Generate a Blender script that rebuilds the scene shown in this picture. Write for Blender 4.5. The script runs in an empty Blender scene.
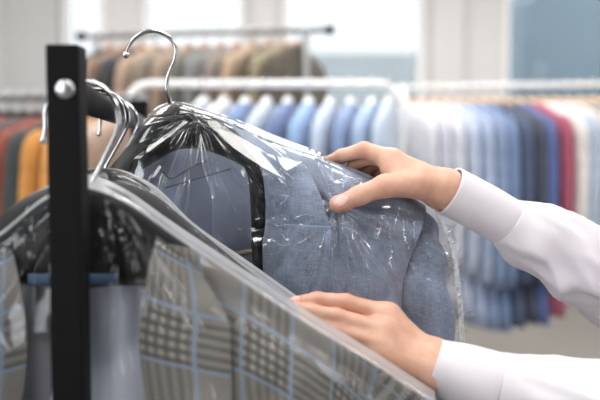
import bpy, bmesh, math, random
import numpy as np
from mathutils import Vector, Matrix, noise as mnoise

random.seed(7)
sc = bpy.context.scene
COL = sc.collection
PI = math.pi
R = math.radians

# ------------------------------------------------------------------ camera
CAM = Vector((0, 0, 1.40))
PITCH = R(3.3)
F = 600 * 50 / 36.0
cam_d = bpy.data.cameras.new('camera')
cam = bpy.data.objects.new('camera', cam_d)
COL.objects.link(cam)
cam.location = CAM
cam.rotation_euler = (R(90) - PITCH, 0, 0)
cam_d.lens = 50
cam_d.sensor_width = 36
cam_d.clip_start = 0.05
cam_d.dof.use_dof = True
cam_d.dof.focus_distance = 0.985
cam_d.dof.aperture_fstop = 2.9
sc.camera = cam

FW = Vector((0, math.cos(PITCH), -math.sin(PITCH)))
UP = Vector((0, math.sin(PITCH), math.cos(PITCH)))


def W(px, py, d):
    """world point at world depth y=d lying on the sight line through a photo point"""
    v = FW + Vector(((px - 300) / F, 0, 0)) + UP * (-(py - 200) / F)
    return CAM + v * (d / v.y)


# ------------------------------------------------------------------ materials
def new_mat(name):
    m = bpy.data.materials.new(name)
    m.use_nodes = True
    nt = m.node_tree
    b = nt.nodes['Principled BSDF']
    return m, nt, b


def setin(b, **kw):
    for k, v in kw.items():
        k = k.replace('_', ' ')
        if k in b.inputs:
            b.inputs[k].default_value = v


def c4(c):
    return (c[0], c[1], c[2], 1)


def noisy(nt, scale, coord='Object', vec_scale=None, detail=3, rough=.55):
    tc = nt.nodes.new('ShaderNodeTexCoord')
    n = nt.nodes.new('ShaderNodeTexNoise')
    n.inputs['Scale'].default_value = scale
    n.inputs['Detail'].default_value = detail
    n.inputs['Roughness'].default_value = rough
    if vec_scale:
        mp = nt.nodes.new('ShaderNodeMapping')
        mp.inputs['Scale'].default_value = vec_scale
        nt.links.new(tc.outputs[coord], mp.inputs['Vector'])
        nt.links.new(mp.outputs['Vector'], n.inputs['Vector'])
    else:
        nt.links.new(tc.outputs[coord], n.inputs['Vector'])
    return n


def ramp_mix(nt, fac, c1, c2, lo=.3, hi=.7):
    r = nt.nodes.new('ShaderNodeValToRGB')
    r.color_ramp.elements[0].position = lo
    r.color_ramp.elements[1].position = hi
    r.color_ramp.elements[0].color = c4(c1)
    r.color_ramp.elements[1].color = c4(c2)
    nt.links.new(fac, r.inputs['Fac'])
    return r


def bump(nt, b, height, strength=.2, dist=.002):
    bp = nt.nodes.new('ShaderNodeBump')
    bp.inputs['Strength'].default_value = strength
    bp.inputs['Distance'].default_value = dist
    nt.links.new(height, bp.inputs['Height'])
    nt.links.new(bp.outputs['Normal'], b.inputs['Normal'])
    return bp


def plain(name, c, rough=.5, metal=0, var=.12, scale=12, bumps=0, bscale=200, **kw):
    m, nt, b = new_mat(name)
    n = noisy(nt, scale)
    r = ramp_mix(nt, n.outputs['Fac'], [x * (1 - var) for x in c], [min(1, x * (1 + var)) for x in c])
    nt.links.new(r.outputs['Color'], b.inputs['Base Color'])
    setin(b, Roughness=rough, Metallic=metal, **kw)
    if 'metal' in name and not metal:
        setin(b, Specular_IOR_Level=.12)
    if bumps:
        n2 = noisy(nt, bscale)
        bump(nt, b, n2.outputs['Fac'], bumps)
    return m


def cloth(name, c, rough=.85, var=.15, sheen=.2):
    m = plain(name, c, rough, 0, var, 25, .15, 400)
    b = m.node_tree.nodes['Principled BSDF']
    setin(b, Sheen_Weight=sheen)
    return m


def mathn(nt, op, a, b=None):
    n = nt.nodes.new('ShaderNodeMath')
    n.operation = op
    for i, v in enumerate((a, b)):
        if v is None:
            continue
        if isinstance(v, (int, float)):
            n.inputs[i].default_value = v
        else:
            nt.links.new(v, n.inputs[i])
    return n.outputs[0]


def mixc(nt, fac, a, b):
    n = nt.nodes.new('ShaderNodeMix')
    n.data_type = 'RGBA'
    if isinstance(fac, (int, float)):
        n.inputs[0].default_value = fac
    else:
        nt.links.new(fac, n.inputs[0])
    for idx, v in ((6, a), (7, b)):
        if isinstance(v, tuple):
            n.inputs[idx].default_value = c4(v)
        else:
            nt.links.new(v, n.inputs[idx])
    return n.outputs[2]


def chambray(name, c1, c2):
    m, nt, b = new_mat(name)
    n1 = noisy(nt, 1, 'UV', (70, 1300, 1), 2)
    n2 = noisy(nt, 1, 'UV', (1300, 70, 1), 2)
    n3 = noisy(nt, 22, 'UV', None, 4)
    s = mathn(nt, 'ADD', n1.outputs['Fac'], n2.outputs['Fac'])
    s = mathn(nt, 'ADD', s, mathn(nt, 'MULTIPLY', n3.outputs['Fac'], .7))
    s = mathn(nt, 'DIVIDE', s, 2.7)
    r = ramp_mix(nt, s, c1, c2, .38, .62)
    nt.links.new(r.outputs['Color'], b.inputs['Base Color'])
    setin(b, Roughness=.85, Sheen_Weight=.15)
    bump(nt, b, s, .35, .0015)
    return m


def plaid(name):
    m, nt, b = new_mat(name)
    tc = nt.nodes.new('ShaderNodeTexCoord')
    sx = nt.nodes.new('ShaderNodeSeparateXYZ')
    nt.links.new(tc.outputs['UV'], sx.inputs[0])
    u, v = sx.outputs[0], sx.outputs[1]
    P = .098

    def per(t, p, off=0.):
        return mathn(nt, 'FRACT', mathn(nt, 'DIVIDE', mathn(nt, 'ADD', t, off), p))

    def band(t, lo, hi):
        return mathn(nt, 'MULTIPLY', mathn(nt, 'GREATER_THAN', t, lo), mathn(nt, 'LESS_THAN', t, hi))
    fu, fv = per(u, P, .0), per(v, P, .012)
    bu, bv = band(fu, .0, .46), band(fv, .0, .46)
    su = mathn(nt, 'GREATER_THAN', per(u, .0096), .5)
    sv = mathn(nt, 'GREATER_THAN', per(v, .0096), .5)
    fine = mathn(nt, 'GREATER_THAN', per(mathn(nt, 'ADD', u, v), .0042), .5)
    light, mid, dark, blue = (.30, .283, .25), (.165, .154, .137), (.045, .043, .039), (.20, .26, .35)
    col = mixc(nt, mathn(nt, 'MULTIPLY', fine, .5), mid, light)
    col = mixc(nt, mathn(nt, 'MULTIPLY', mathn(nt, 'MULTIPLY', bu, su), .42), col, dark)
    col = mixc(nt, mathn(nt, 'MULTIPLY', mathn(nt, 'MULTIPLY', bv, sv), .55), col, dark)
    lt = mathn(nt, 'MULTIPLY', mathn(nt, 'MULTIPLY', bu, bv), mathn(nt, 'MULTIPLY', mathn(nt, 'SUBTRACT', 1, su), mathn(nt, 'SUBTRACT', 1, sv)))
    col = mixc(nt, mathn(nt, 'MULTIPLY', lt, .28), col, (.50, .47, .42))
    for lo, hi in ((.49, .53), (.965, .998)):
        col = mixc(nt, mathn(nt, 'MULTIPLY', band(fu, lo, hi), .8), col, blue)
        col = mixc(nt, mathn(nt, 'MULTIPLY', band(fv, lo, hi), .8), col, blue)
    nt.links.new(col, b.inputs['Base Color'])
    setin(b, Roughness=.9, Sheen_Weight=.2)
    n = noisy(nt, 600)
    bump(nt, b, n.outputs['Fac'], .3)
    return m


def film(name, base=.08, edge=.75, rough=.03, haze=.003, bs=60, bstr=.08):
    m = bpy.data.materials.new(name)
    m.use_nodes = True
    nt = m.node_tree
    nt.nodes.clear()
    out = nt.nodes.new('ShaderNodeOutputMaterial')
    tr = nt.nodes.new('ShaderNodeBsdfTransparent')
    tr.inputs[0].default_value = (.985, .988, .99, 1)
    gl = nt.nodes.new('ShaderNodeBsdfGlossy')
    gl.inputs['Roughness'].default_value = rough
    df = nt.nodes.new('ShaderNodeBsdfTranslucent')
    df.inputs[0].default_value = (.9, .92, .95, 1)
    dd = nt.nodes.new('ShaderNodeBsdfDiffuse')
    dd.inputs[0].default_value = (.9, .92, .95, 1)
    lw = nt.nodes.new('ShaderNodeLayerWeight')
    lw.inputs['Blend'].default_value = .5
    p = mathn(nt, 'POWER', lw.outputs['Facing'], 4.5)
    fac = mathn(nt, 'ADD', mathn(nt, 'MULTIPLY', p, edge), base)
    n = noisy(nt, bs, 'Object', None, 2)
    bp = nt.nodes.new('ShaderNodeBump')
    bp.inputs['Strength'].default_value = bstr
    bp.inputs['Distance'].default_value = .004
    nt.links.new(n.outputs['Fac'], bp.inputs['Height'])
    nt.links.new(bp.outputs['Normal'], gl.inputs['Normal'])
    m0 = nt.nodes.new('ShaderNodeMixShader')
    m0.inputs[0].default_value = .5
    nt.links.new(df.outputs[0], m0.inputs[1])
    nt.links.new(dd.outputs[0], m0.inputs[2])
    m1 = nt.nodes.new('ShaderNodeMixShader')
    m1.inputs[0].default_value = haze
    nt.links.new(tr.outputs[0], m1.inputs[1])
    nt.links.new(m0.outputs[0], m1.inputs[2])
    m2 = nt.nodes.new('ShaderNodeMixShader')
    nt.links.new(fac, m2.inputs[0])
    nt.links.new(m1.outputs[0], m2.inputs[1])
    nt.links.new(gl.outputs[0], m2.inputs[2])
    nt.links.new(m2.outputs[0], out.inputs['Surface'])
    return m


def glass_mat():
    m = bpy.data.materials.new('window_glass')
    m.use_nodes = True
    nt = m.node_tree
    nt.nodes.clear()
    out = nt.nodes.new('ShaderNodeOutputMaterial')
    tr = nt.nodes.new('ShaderNodeBsdfTransparent')
    tr.inputs[0].default_value = (.385, .39, .39, 1)
    gl = nt.nodes.new('ShaderNodeBsdfGlossy')
    gl.inputs['Roughness'].default_value = .02
    mx = nt.nodes.new('ShaderNodeMixShader')
    mx.inputs[0].default_value = .012
    nt.links.new(tr.outputs[0], mx.inputs[1])
    nt.links.new(gl.outputs[0], mx.inputs[2])
    nt.links.new(mx.outputs[0], out.inputs['Surface'])
    return m


M = {}
M['blue'] = chambray('blue_chambray', (.12, .155, .225), (.34, .40, .52))
M['lining'] = cloth('lavender_lining', (.56, .62, .82), .7, .06)
M['lining_far'] = cloth('grey_lavender_lining', (.52, .545, .63), .7, .05)
M['seam'] = cloth('dark_seam', (.03, .035, .06))
M['plaid'] = plaid('grey_plaid')
M['charcoal'] = cloth('charcoal_wool', (.035, .037, .04))
M['black_plastic'] = plain('black_hanger_plastic', (.006, .006, .0065), .45, 0, .2, Specular_IOR_Level=.25)
M['black_metal'] = plain('black_painted_metal', (.004, .004, .0045), .6, 0, .2)
M['rail_black'] = plain('black_rail_metal', (.035, .036, .038), .36, 0, .2)
M['chrome'] = plain('chrome', (.52, .52, .53), .16, 1, .03)
M['bright_metal'] = plain('brushed_metal', (.6, .6, .62), .3, 1, .03)
M['tan_bar'] = plain('tan_bar', (.30, .27, .22), .4)
M['blue_strip'] = plain('blue_strip', (.03, .075, .14), .5)
M['film'] = film('clear_bag_film')
M['highlight_film'] = film('frosted_bag_highlight', .08, .6, .2, .8, 40, .3)  # whitish film with highlight and haze put into its colour
M['film_near'] = film('clear_bag_film_near', .035, .6, .08, .004, 40, .2)
M['film_fold'] = film('folded_bag_film', .14, .8, .04, .03, 60, .05)
M['skin'], nt, b = new_mat('skin')
n = noisy(nt, 45)
r = ramp_mix(nt, n.outputs['Fac'], (.575, .31, .21), (.70, .425, .31), .3, .7)
at_ = nt.nodes.new('ShaderNodeAttribute')
at_.attribute_name = 'flush'
nt.links.new(mixc(nt, mathn(nt, 'MULTIPLY', at_.outputs['Fac'], .55), r.outputs['Color'], (.66, .27, .19)), b.inputs['Base Color'])
setin(b, Roughness=.45, Subsurface_Weight=.12, Subsurface_Scale=.006)
b.inputs['Subsurface Radius'].default_value = (1, .35, .2)
n2 = noisy(nt, 260, 'Object', None, 3)
bump(nt, b, n2.outputs['Fac'], .12, .0012)
M['nail'] = plain('fingernail', (.80, .50, .45), .22, 0, .03)
M['lips'] = plain('lips', (.5, .2, .17), .4)
M['shirt'] = plain('white_cotton', (.71, .68, .72), .8, 0, .02, 30, .12, 700, Sheen_Weight=.15)
M['trousers'] = cloth('dark_trousers', (.03, .03, .035))
M['hair'] = plain('brown_hair', (.09, .05, .03), .4, 0, .4, 60)
M['shoe'] = plain('black_leather', (.02, .02, .02), .35)
M['wall'] = plain('white_wall_paint', (.60, .592, .588), .8, 0, .015, 3)
M['wall_slate'] = plain('slate_wall_paint', (.13, .135, .14), .8, 0, .03, 3)
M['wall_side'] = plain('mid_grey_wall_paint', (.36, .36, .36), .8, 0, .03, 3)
M['wall_grey'] = plain('pale_grey_wall_paint', (.43, .43, .43), .8, 0, .02, 3)
M['ceil'] = plain('ceiling_paint', (.55, .55, .55), .9, 0, .01, 3)
M['floor'] = plain('beige_grey_floor', (.175, .158, .142), .55, 0, .08, 2.5)
M['frame'] = plain('white_window_frame', (.86, .86, .86), .45, 0, .02)
M['glass'] = glass_mat()
M['white_metal'] = plain('white_painted_tube', (.88, .88, .87), .35, 0, .02)
M['grey_metal'] = plain('grey_steel', (.20, .205, .21), .4, .3, .05)
M['wood'] = plain('pale_wood', (.62, .42, .25), .5, 0, .2, 30)
M['wood_dark'] = plain('brown_wood', (.36, .18, .09), .5, 0, .2, 30)
M['white_plastic'] = plain('white_plastic', (.85, .86, .87), .35, 0, .02)
M['facade'] = plain('blue_grey_facade', (.35, .45, .53), .8, 0, .05, .7)
M['facade_pale'] = plain('pale_facade', (.60, .65, .68), .8, 0, .06, .5)
M['asphalt'] = plain('pale_paving', (.5, .5, .48), .9, 0, .08, 1)
M['leaf'] = plain('tree_green', (.40, .48, .38), .8, 0, .35, 4)


# ------------------------------------------------------------------ object helpers
def link(name, mesh, m=None, parent=None):
    o = bpy.data.objects.new(name, mesh)
    COL.objects.link(o)
    if m is not None:
        o.data.materials.append(m)
    if parent is not None:
        o.parent = parent
    return o


def tag(o, label=None, cat=None, group=None, kind=None):
    if label:
        o['label'] = label
    if cat:
        o['category'] = cat
    if group:
        o['group'] = group
    if kind:
        o['kind'] = kind
    return o


def empty(name, loc=(0, 0, 0), label=None, cat=None, group=None):
    o = bpy.data.objects.new(name, None)
    COL.objects.link(o)
    o.location = loc
    o.empty_display_size = .05
    return tag(o, label, cat, group)


def child_of(root, o):
    """parent keeping the world placement (roots carry only a location)"""
    o.parent = root
    o.matrix_parent_inverse = Matrix.Translation(root.location).inverted()
    return o


def mesh_from(verts, faces, name='mesh', smooth=True, uvs=None):
    me = bpy.data.meshes.new(name)
    me.from_pydata([tuple(v) for v in verts], [], [tuple(f) for f in faces])
    if smooth:
        me.polygons.foreach_set('use_smooth', [True] * len(me.polygons))
    if uvs is not None:
        ul = me.uv_layers.new(name='UVMap')
        for lp in me.loops:
            ul.data[lp.index].uv = uvs[lp.vertex_index]
    me.update()
    return me


def box_bm(bm, lo, hi, bev=0):
    r = bmesh.ops.create_cube(bm, size=1)
    c = [(a + b_) / 2 for a, b_ in zip(lo, hi)]
    s = [abs(b_ - a) for a, b_ in zip(lo, hi)]
    for v in r['verts']:
        v.co = Vector((v.co.x * s[0] + c[0], v.co.y * s[1] + c[1], v.co.z * s[2] + c[2]))
    if bev:
        es = list({e for v in r['verts'] for e in v.link_edges})
        bmesh.ops.bevel(bm, geom=es, offset=bev, segments=3, affect='EDGES', profile=.6)


def box(name, lo, hi, m, bev=0, parent=None):
    bm = bmesh.new()
    box_bm(bm, lo, hi, bev)
    me = bpy.data.meshes.new(name)
    bm.to_mesh(me)
    bm.free()
    o = link(name, me, m)
    if parent:
        child_of(parent, o)
    return o


def cr(pts, n):
    """Catmull-Rom resample of control tuples"""
    P = [np.array(p, float) for p in pts]
    P = [2 * P[0] - P[1]] + P + [2 * P[-1] - P[-2]]
    k = len(P) - 3
    out = []
    for i in range(n):
        t = i / (n - 1) * k
        s = min(int(t), k - 1)
        f = t - s
        a, b_, c, d = P[s:s + 4]
        out.append(.5 * (2 * b_ + (c - a) * f + (2 * a - 5 * b_ + 4 * c - d) * f * f + (3 * b_ - a - 3 * c + d) * f ** 3))
    return out


def frames(path):
    path = [Vector(p) for p in path]
    n = len(path)
    T = []
    for i in range(n):
        t = path[min(i + 1, n - 1)] - path[max(i - 1, 0)]
        T.append(t.normalized())
    up = Vector((0, 0, 1)) if abs(T[0].z) < .9 else Vector((0, 1, 0))
    N = [(up - T[0] * up.dot(T[0])).normalized()]
    for i in range(1, n):
        v = N[-1] - T[i] * N[-1].dot(T[i])
        N.append(v.normalized())
    return path, T, N, [t.cross(nn) for t, nn in zip(T, N)]


def tube_mesh(pts, radii, seg=16, n=None, disp=None, cap=True, flat=1.0, name='tube', uv=False):
    """sweep a (possibly flattened) circle; radii per control point"""
    if n:
        pts_r = cr([tuple(p) + (r_,) for p, r_ in zip(pts, radii)], n)
        path = [p[:3] for p in pts_r]
        radii = [p[3] for p in pts_r]
    else:
        path = pts
    path, T, N, B = frames(path)
    verts, faces, uvs = [], [], []
    L = 0
    for i, p in enumerate(path):
        if i:
            L += (p - path[i - 1]).length
        for j in range(seg):
            a = 2 * PI * j / seg
            d = N[i] * math.cos(a) + B[i] * math.sin(a) * flat
            r_ = radii[i]
            if disp:
                r_ = r_ + disp(i / (len(path) - 1), a, p + d * r_)
            verts.append(p + d * r_)
            uvs.append((a / (2 * PI) * .3, L))
    m = len(path)
    for i in range(m - 1):
        for j in range(seg):
            k = (j + 1) % seg
            faces.append((i * seg + j, i * seg + k, (i + 1) * seg + k, (i + 1) * seg + j))
    if cap:
        faces.append(tuple(range(seg))[::-1])
        faces.append(tuple((m - 1) * seg + j for j in range(seg)))
    return mesh_from(verts, faces, name, True, uvs if uv else None)


def tube(name, pts, radii, m, parent=None, **kw):
    if isinstance(radii, (int, float)):
        radii = [radii] * len(pts)
    o = link(name, tube_mesh(pts, radii, name=name, **kw), m)
    if parent:
        child_of(parent, o)
    return o


def grid_mesh(rows, nu, nv, disp=None, width=.3, height=.5, name='grid', world=True):
    """loft through rows of (px,py,d) control points -> mesh with UVs in metres"""
    rr = [cr(r_, nu) for r_ in rows]
    cols = [cr([rr[i][j] for i in range(len(rr))], nv) for j in range(nu)]
    verts, faces, uvs = [], [], []
    for i in range(nv):
        for j in range(nu):
            px, py, d = cols[j][i]
            s, t = j / (nu - 1), i / (nv - 1)
            if disp:
                d = disp.set(px, py, s, t, d) if hasattr(disp, 'set') else d + disp(px, py, s, t)
            verts.append(W(px, py, d) if world else Vector((px, py, d)))
    V = np.array([tuple(v) for v in verts]).reshape(nv, nu, 3)
    du = np.linalg.norm(np.diff(V, axis=1), axis=2)
    dv = np.linalg.norm(np.diff(V, axis=0), axis=2)
    U = np.concatenate([np.zeros((nv, 1)), np.cumsum(du, axis=1)], axis=1)
    Vv = np.concatenate([np.zeros((1, nu)), np.cumsum(dv, axis=0)], axis=0)
    U = .3 * U + .7 * U.mean(axis=0, keepdims=True)
    Vv = .3 * Vv + .7 * Vv.mean(axis=1, keepdims=True)
    for i in range(nv):
        for j in range(nu):
            uvs.append((U[i, j], -Vv[i, j]))
    for i in range(nv - 1):
        for j in range(nu - 1):
            a = i * nu + j
            faces.append((a, a + nu, a + nu + 1, a + 1))
    return mesh_from(verts, faces, name, True, uvs)


def panel(name, rows, nu, nv, m, parent=None, disp=None, thick=.0025):
    o = link(name, grid_mesh(rows, nu, nv, disp, name=name), m)
    if thick:
        md = o.modifiers.new('thickness', 'SOLIDIFY')
        md.thickness = thick
        md.offset = 0
    if parent:
        child_of(parent, o)
    return o


def nz(x, y, z=0, s=1.0):
    return mnoise.noise(Vector((x * s, y * s, z * s)))


# ------------------------------------------------------------------ implicit surfaces for the body
def seg_d(P, a, b_, ra, rb):
    a, b_ = np.array(a), np.array(b_)
    ab = b_ - a
    h = np.clip(((P - a) @ ab) / (ab @ ab + 1e-12), 0, 1)
    return np.linalg.norm(P - a - h[..., None] * ab, axis=-1) - (ra + (rb - ra) * h)


def ell_d(P, c, r_):
    c, r_ = np.array(c), np.array(r_)
    q = (P - c) / r_
    k = np.linalg.norm(q, axis=-1)
    return (k - 1) * min(r_)


def smin(a, b_, k):
    h = np.clip(.5 + .5 * (b_ - a) / k, 0, 1)
    return b_ + (a - b_) * h - k * h * (1 - h)


def surface_nets(f, org, h):
    nx, ny, nzz = f.shape
    s = f < 0
    cs = np.zeros((nx - 1, ny - 1, nzz - 1), int)
    for i in (0, 1):
        for j in (0, 1):
            for k in (0, 1):
                cs += s[i:nx - 1 + i, j:ny - 1 + j, k:nzz - 1 + k]
    act = (cs > 0) & (cs < 8)
    idx = -np.ones(act.shape, int)
    ii = np.argwhere(act)
    idx[act] = np.arange(len(ii))
    acc = np.zeros((len(ii), 3))
    cnt = np.zeros(len(ii))
    corners = [(i, j, k) for i in (0, 1) for j in (0, 1) for k in (0, 1)]
    for a in range(8):
        for b_ in range(a + 1, 8):
            ca, cb = np.array(corners[a]), np.array(corners[b_])
            if np.abs(ca - cb).sum() != 1:
                continue
            fa = f[tuple((ii + ca).T)]
            fb = f[tuple((ii + cb).T)]
            mk = (fa < 0) != (fb < 0)
            t = np.where(mk, fa / np.where(mk, fa - fb, 1), 0)
            p = ca + t[:, None] * (cb - ca)
            acc[mk] += p[mk]
            cnt[mk] += 1
    v = (ii + acc / cnt[:, None]) * h + org
    faces = []
    # x edges
    for ax in range(3):
        sl0 = [slice(1, -1)] * 3
        sl1 = [slice(1, -1)] * 3
        sl0[ax] = slice(0, -1)
        sl1[ax] = slice(1, None)
        A = s[tuple(sl0)]
        Bb = s[tuple(sl1)]
        ch = np.argwhere(A != Bb)
        base = ch.copy()
        o1, o2 = [a for a in range(3) if a != ax]
        base[:, o1] += 1
        base[:, o2] += 1
        q = []
        for d1, d2 in ((-1, -1), (0, -1), (0, 0), (-1, 0)):
            c = base.copy()
            c[:, o1] += d1
            c[:, o2] += d2
            q.append(idx[tuple(c.T)])
        q = np.stack(q, 1)
        inside = s[tuple(base.T)]
        flip = inside if ax != 1 else ~inside
        q[~flip] = q[~flip][:, ::-1]
        faces.append(q)
    return v, np.concatenate(faces)


def sdf_mesh(fn, lo, hi, h):
    ax = [np.arange(lo[i] - 2 * h, hi[i] + 3 * h, h) for i in range(3)]
    G = np.stack(np.meshgrid(*ax, indexing='ij'), -1)
    f = fn(G)
    return surface_nets(f, np.array([a[0] for a in ax]), h)


# ------------------------------------------------------------------ room
def wallbox(name, lo, hi, m):
    return tag(box(name, lo, hi, m), kind='structure')


RX0, RX1, RY0, RY1, RZ = -4.6, 5.0, -2.6, 8.6, 3.9
wallbox('floor', (RX0, RY0, -.1), (RX1, RY1, 0), M['floor'])
wallbox('ceiling', (RX0, RY0, RZ), (RX1, RY1, RZ + .1), M['ceil'])
for nm, xa, xb, ya, yb in (('wall_left', RX0 - .15, RX0, -1.2, .4), ('wall_right', RX1, RX1 + .15, -.9, .2)):
    bm = bmesh.new()  # out-of-view openings added so film creases catch side light
    for lo_, hi_ in (((xa, RY0, 0), (xb, ya, RZ)), ((xa, yb, 0), (xb, RY1, RZ)), ((xa, ya, 0), (xb, yb, 1.0)), ((xa, ya, 3.3), (xb, yb, RZ))):
        box_bm(bm, lo_, hi_)
    me = bpy.data.meshes.new(nm)
    bm.to_mesh(me)
    bm.free()
    tag(link(nm, me, M['wall_side']), kind='structure')


def wx(px, d=RY1):
    return W(px, 100, d).x


SILL, HEAD = 1.05, 3.7
wins = [(62, 105), (143, 245), (283, 425), (503, 690)]
edges = [RX0] + [wx(p) for w in wins for p in w] + [RX1]
bm = bmesh.new()
box_bm(bm, (RX0, RY1, 0), (RX1, RY1 + .25, SILL))
box_bm(bm, (RX0, RY1, HEAD), (RX1, RY1 + .25, RZ))
for i in range(0, len(edges), 2):
    box_bm(bm, (edges[i], RY1, SILL), (edges[i + 1], RY1 + .25, HEAD))
me = bpy.data.meshes.new('wall_back')
bm.to_mesh(me)
bm.free()
tag(link('wall_back', me, M['wall']), kind='structure')
bm = bmesh.new()  # unseen front wall; opening added for light, dark tone mutes film reflections
for lo_, hi_ in (((RX0, RY0 - .2, 0), (-3.2, RY0, RZ)), ((-1.7, RY0 - .2, 0), (RX1, RY0, RZ)), ((-3.2, RY0 - .2, 0), (-1.7, RY0, .9)), ((-3.2, RY0 - .2, 3.4), (-1.7, RY0, RZ))):
    box_bm(bm, lo_, hi_)
me = bpy.data.meshes.new('wall_front')
bm.to_mesh(me)
bm.free()
tag(link('wall_front', me, M['wall_slate']), kind='structure')
# pale grey pier and shallow pilasters between the windows
wallbox('trim_1', (wx(5, RY1 - .1), RY1 - .12, 0), (wx(60, RY1 - .1), RY1, RZ), M['wall_grey'])
wallbox('trim_2', (wx(432, RY1 - .1), RY1 - .08, 0), (wx(464, RY1 - .1), RY1, RZ), M['wall'])
wallbox('trim_3', (wx(252, RY1 - .1), RY1 - .08, 0), (wx(276, RY1 - .1), RY1, RZ), M['wall'])
wallbox('baseboard_back', (RX0, RY1 - .02, 0), (RX1, RY1, .1), M['frame'])
for i, w in enumerate(wins):
    x0, x1 = wx(w[0]), wx(w[1])
    root = empty('window_%d' % (i + 1), ((x0 + x1) / 2, RY1 + .1, SILL))
    tag(root, kind='structure')
    fr = bmesh.new()
    t = .07
    y0, y1 = RY1 + .05, RY1 + .13
    box_bm(fr, (x0, y0, SILL), (x0 + t, y1, HEAD))
    box_bm(fr, (x1 - t, y0, SILL), (x1, y1, HEAD))
    box_bm(fr, (x0 + t, y0, SILL), (x1 - t, y1, SILL + t))
    box_bm(fr, (x0 + t, y0, HEAD - t), (x1 - t, y1, HEAD))
    me = bpy.data.meshes.new('window_frame')
    fr.to_mesh(me)
    fr.free()
    child_of(root, link('window_frame', me, M['frame']))
    box('window_pane', (x0 + t, RY1 + .085, SILL + t), (x1 - t, RY1 + .093, HEAD - t), M['glass'], 0, root)
    box('window_sill', (x0 - .05, RY1 - .14, SILL - .035), (x1 + .05, RY1 + .05, SILL), M['frame'], .006, root)

# outside: street, buildings, hedge of trees
tag(box('street_ground', (-30, RY1 + .3, -.3), (40, 60, -.2), M['asphalt']), kind='structure')


def facade(name, lo, hi, m, label, nwx, nwz):
    root = empty(name, ((lo[0] + hi[0]) / 2, lo[1], lo[2]), label, 'building')
    box('facade_wall', lo, hi, m, 0, root)
    return root


facade('office_building', (wx(522, 12), 12, -.2), (wx(522, 12) + 6, 17, 5.5), M['facade'],
       'blue grey building beyond the right-hand window', 0, 0)
facade('pale_building', (wx(250, 40), 40, -.2), (wx(470, 40), 46, 6.1), M['facade_pale'],
       'pale low building seen far off through the middle window', 0, 0)
for i, (px, d, rr, lab) in enumerate([(72, 14, 1.15, 'pale green tree outside the narrow window left of the racks'),
                                      (325, 17, .9, 'round green tree outside the middle window, left of its neighbour'),
                                      (412, 18, .9, 'round green tree outside the middle window beside the white pier')]):
    c = W(px, 100, d)
    root = empty('tree', (c.x, d, -.2), lab, 'tree')
    tube('trunk', [(c.x, d, -.2), (c.x + .03, d, .8), (c.x, d, 1.5)], [.12, .1, .08], M['wood_dark'], root, n=8)
    bm = bmesh.new()
    for k in range(14):
        q = bmesh.ops.create_icosphere(bm, subdivisions=2, radius=rr * random.uniform(.35, .6))
        off = Vector((random.uniform(-.6, .6) * rr, random.uniform(-.5, .5) * rr, 1.6 + random.uniform(-.5, .6) * rr))
        for v in q['verts']:
            v.co = v.co * (1 + .25 * nz(v.co.x * 3, v.co.y * 3, v.co.z * 3 + k)) + Vector((c.x, d, 0)) + off
    me = bpy.data.meshes.new('crown')
    bm.to_mesh(me)
    bm.free()
    child_of(root, link('crown', me, M['leaf']))

# ------------------------------------------------------------------ hangers for the back racks
hook_pts = []
for k in range(0, 15):
    a = R(200 - k * 16.4)
    hook_pts.append((.022 * math.cos(a), 0, -.020 + .022 * math.sin(a)))
hook_pts += [(.004, 0, -.052), (0, 0, -.062), (0, 0, -.075)]
HOOK_ME = tube_mesh(hook_pts, [.0021] * len(hook_pts), seg=8, n=40, name='hook')
pts = [(-.195, 0, -.170), (-.14, 0, -.142), (-.06, 0, -.104), (0, 0, -.080), (.06, 0, -.104), (.14, 0, -.142), (.195, 0, -.170)]
ARM_ME = tube_mesh(pts, [.007, .009, .012, .016, .012, .009, .007], seg=12, n=32, name='shoulder_bar')


def garment_body(length, seed, flare=.02):
    rings = [(-.088, .05, .014), (-.098, .085, .019), (-.116, .135, .022), (-.14, .185, .024), (-.17, .212, .026),
             (-.22, .215, .027), (-.35, .208, .028), (-.5, .206, .029), (-.65, .212, .029),
             (-length, .215 + flare, .029)]
    rs = cr(rings, 30)
    verts, faces = [], []
    seg = 36
    for i, (z, a, t) in enumerate(rs):
        for j in range(seg):
            th = 2 * PI * j / seg
            c, s = math.cos(th), math.sin(th)
            x = a * math.copysign(abs(c) ** .8, c)
            y = t * math.copysign(abs(s) ** .7, s)
            f = min(1, max(0, (-z - .12) / .3))
            y *= 1 + .28 * f * nz(x * 9, z * 2.2, seed * 3.1 + (1 if s > 0 else 5))
            x *= 1 + .05 * f * nz(z * 3, seed, c)
            verts.append((x, y, z))
    for i in range(len(rs) - 1):
        for j in range(seg):
            k = (j + 1) % seg
            faces.append((i * seg + j, (i + 1) * seg + j, (i + 1) * seg + k, i * seg + k))
    faces.append(tuple(range(seg)))
    faces.append(tuple((len(rs) - 1) * seg + j for j in range(seg))[::-1])
    return mesh_from(verts, faces, 'garment_body')


def garment_sleeve(sx, seed, length):
    pts = [(sx * .185, 0, -.155), (sx * .222, -.002, -.2), (sx * .236, -.004, -.3), (sx * .24, -.006, -.45), (sx * .236, -.008, -length)]
    return tube_mesh(pts, [.03, .045, .046, .042, .036], seg=18, n=22, flat=.52,
                     disp=lambda t, a, p: .005 * nz(p.x * 14 + seed, p.y * 14, p.z * 10), name='sleeve')


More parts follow.
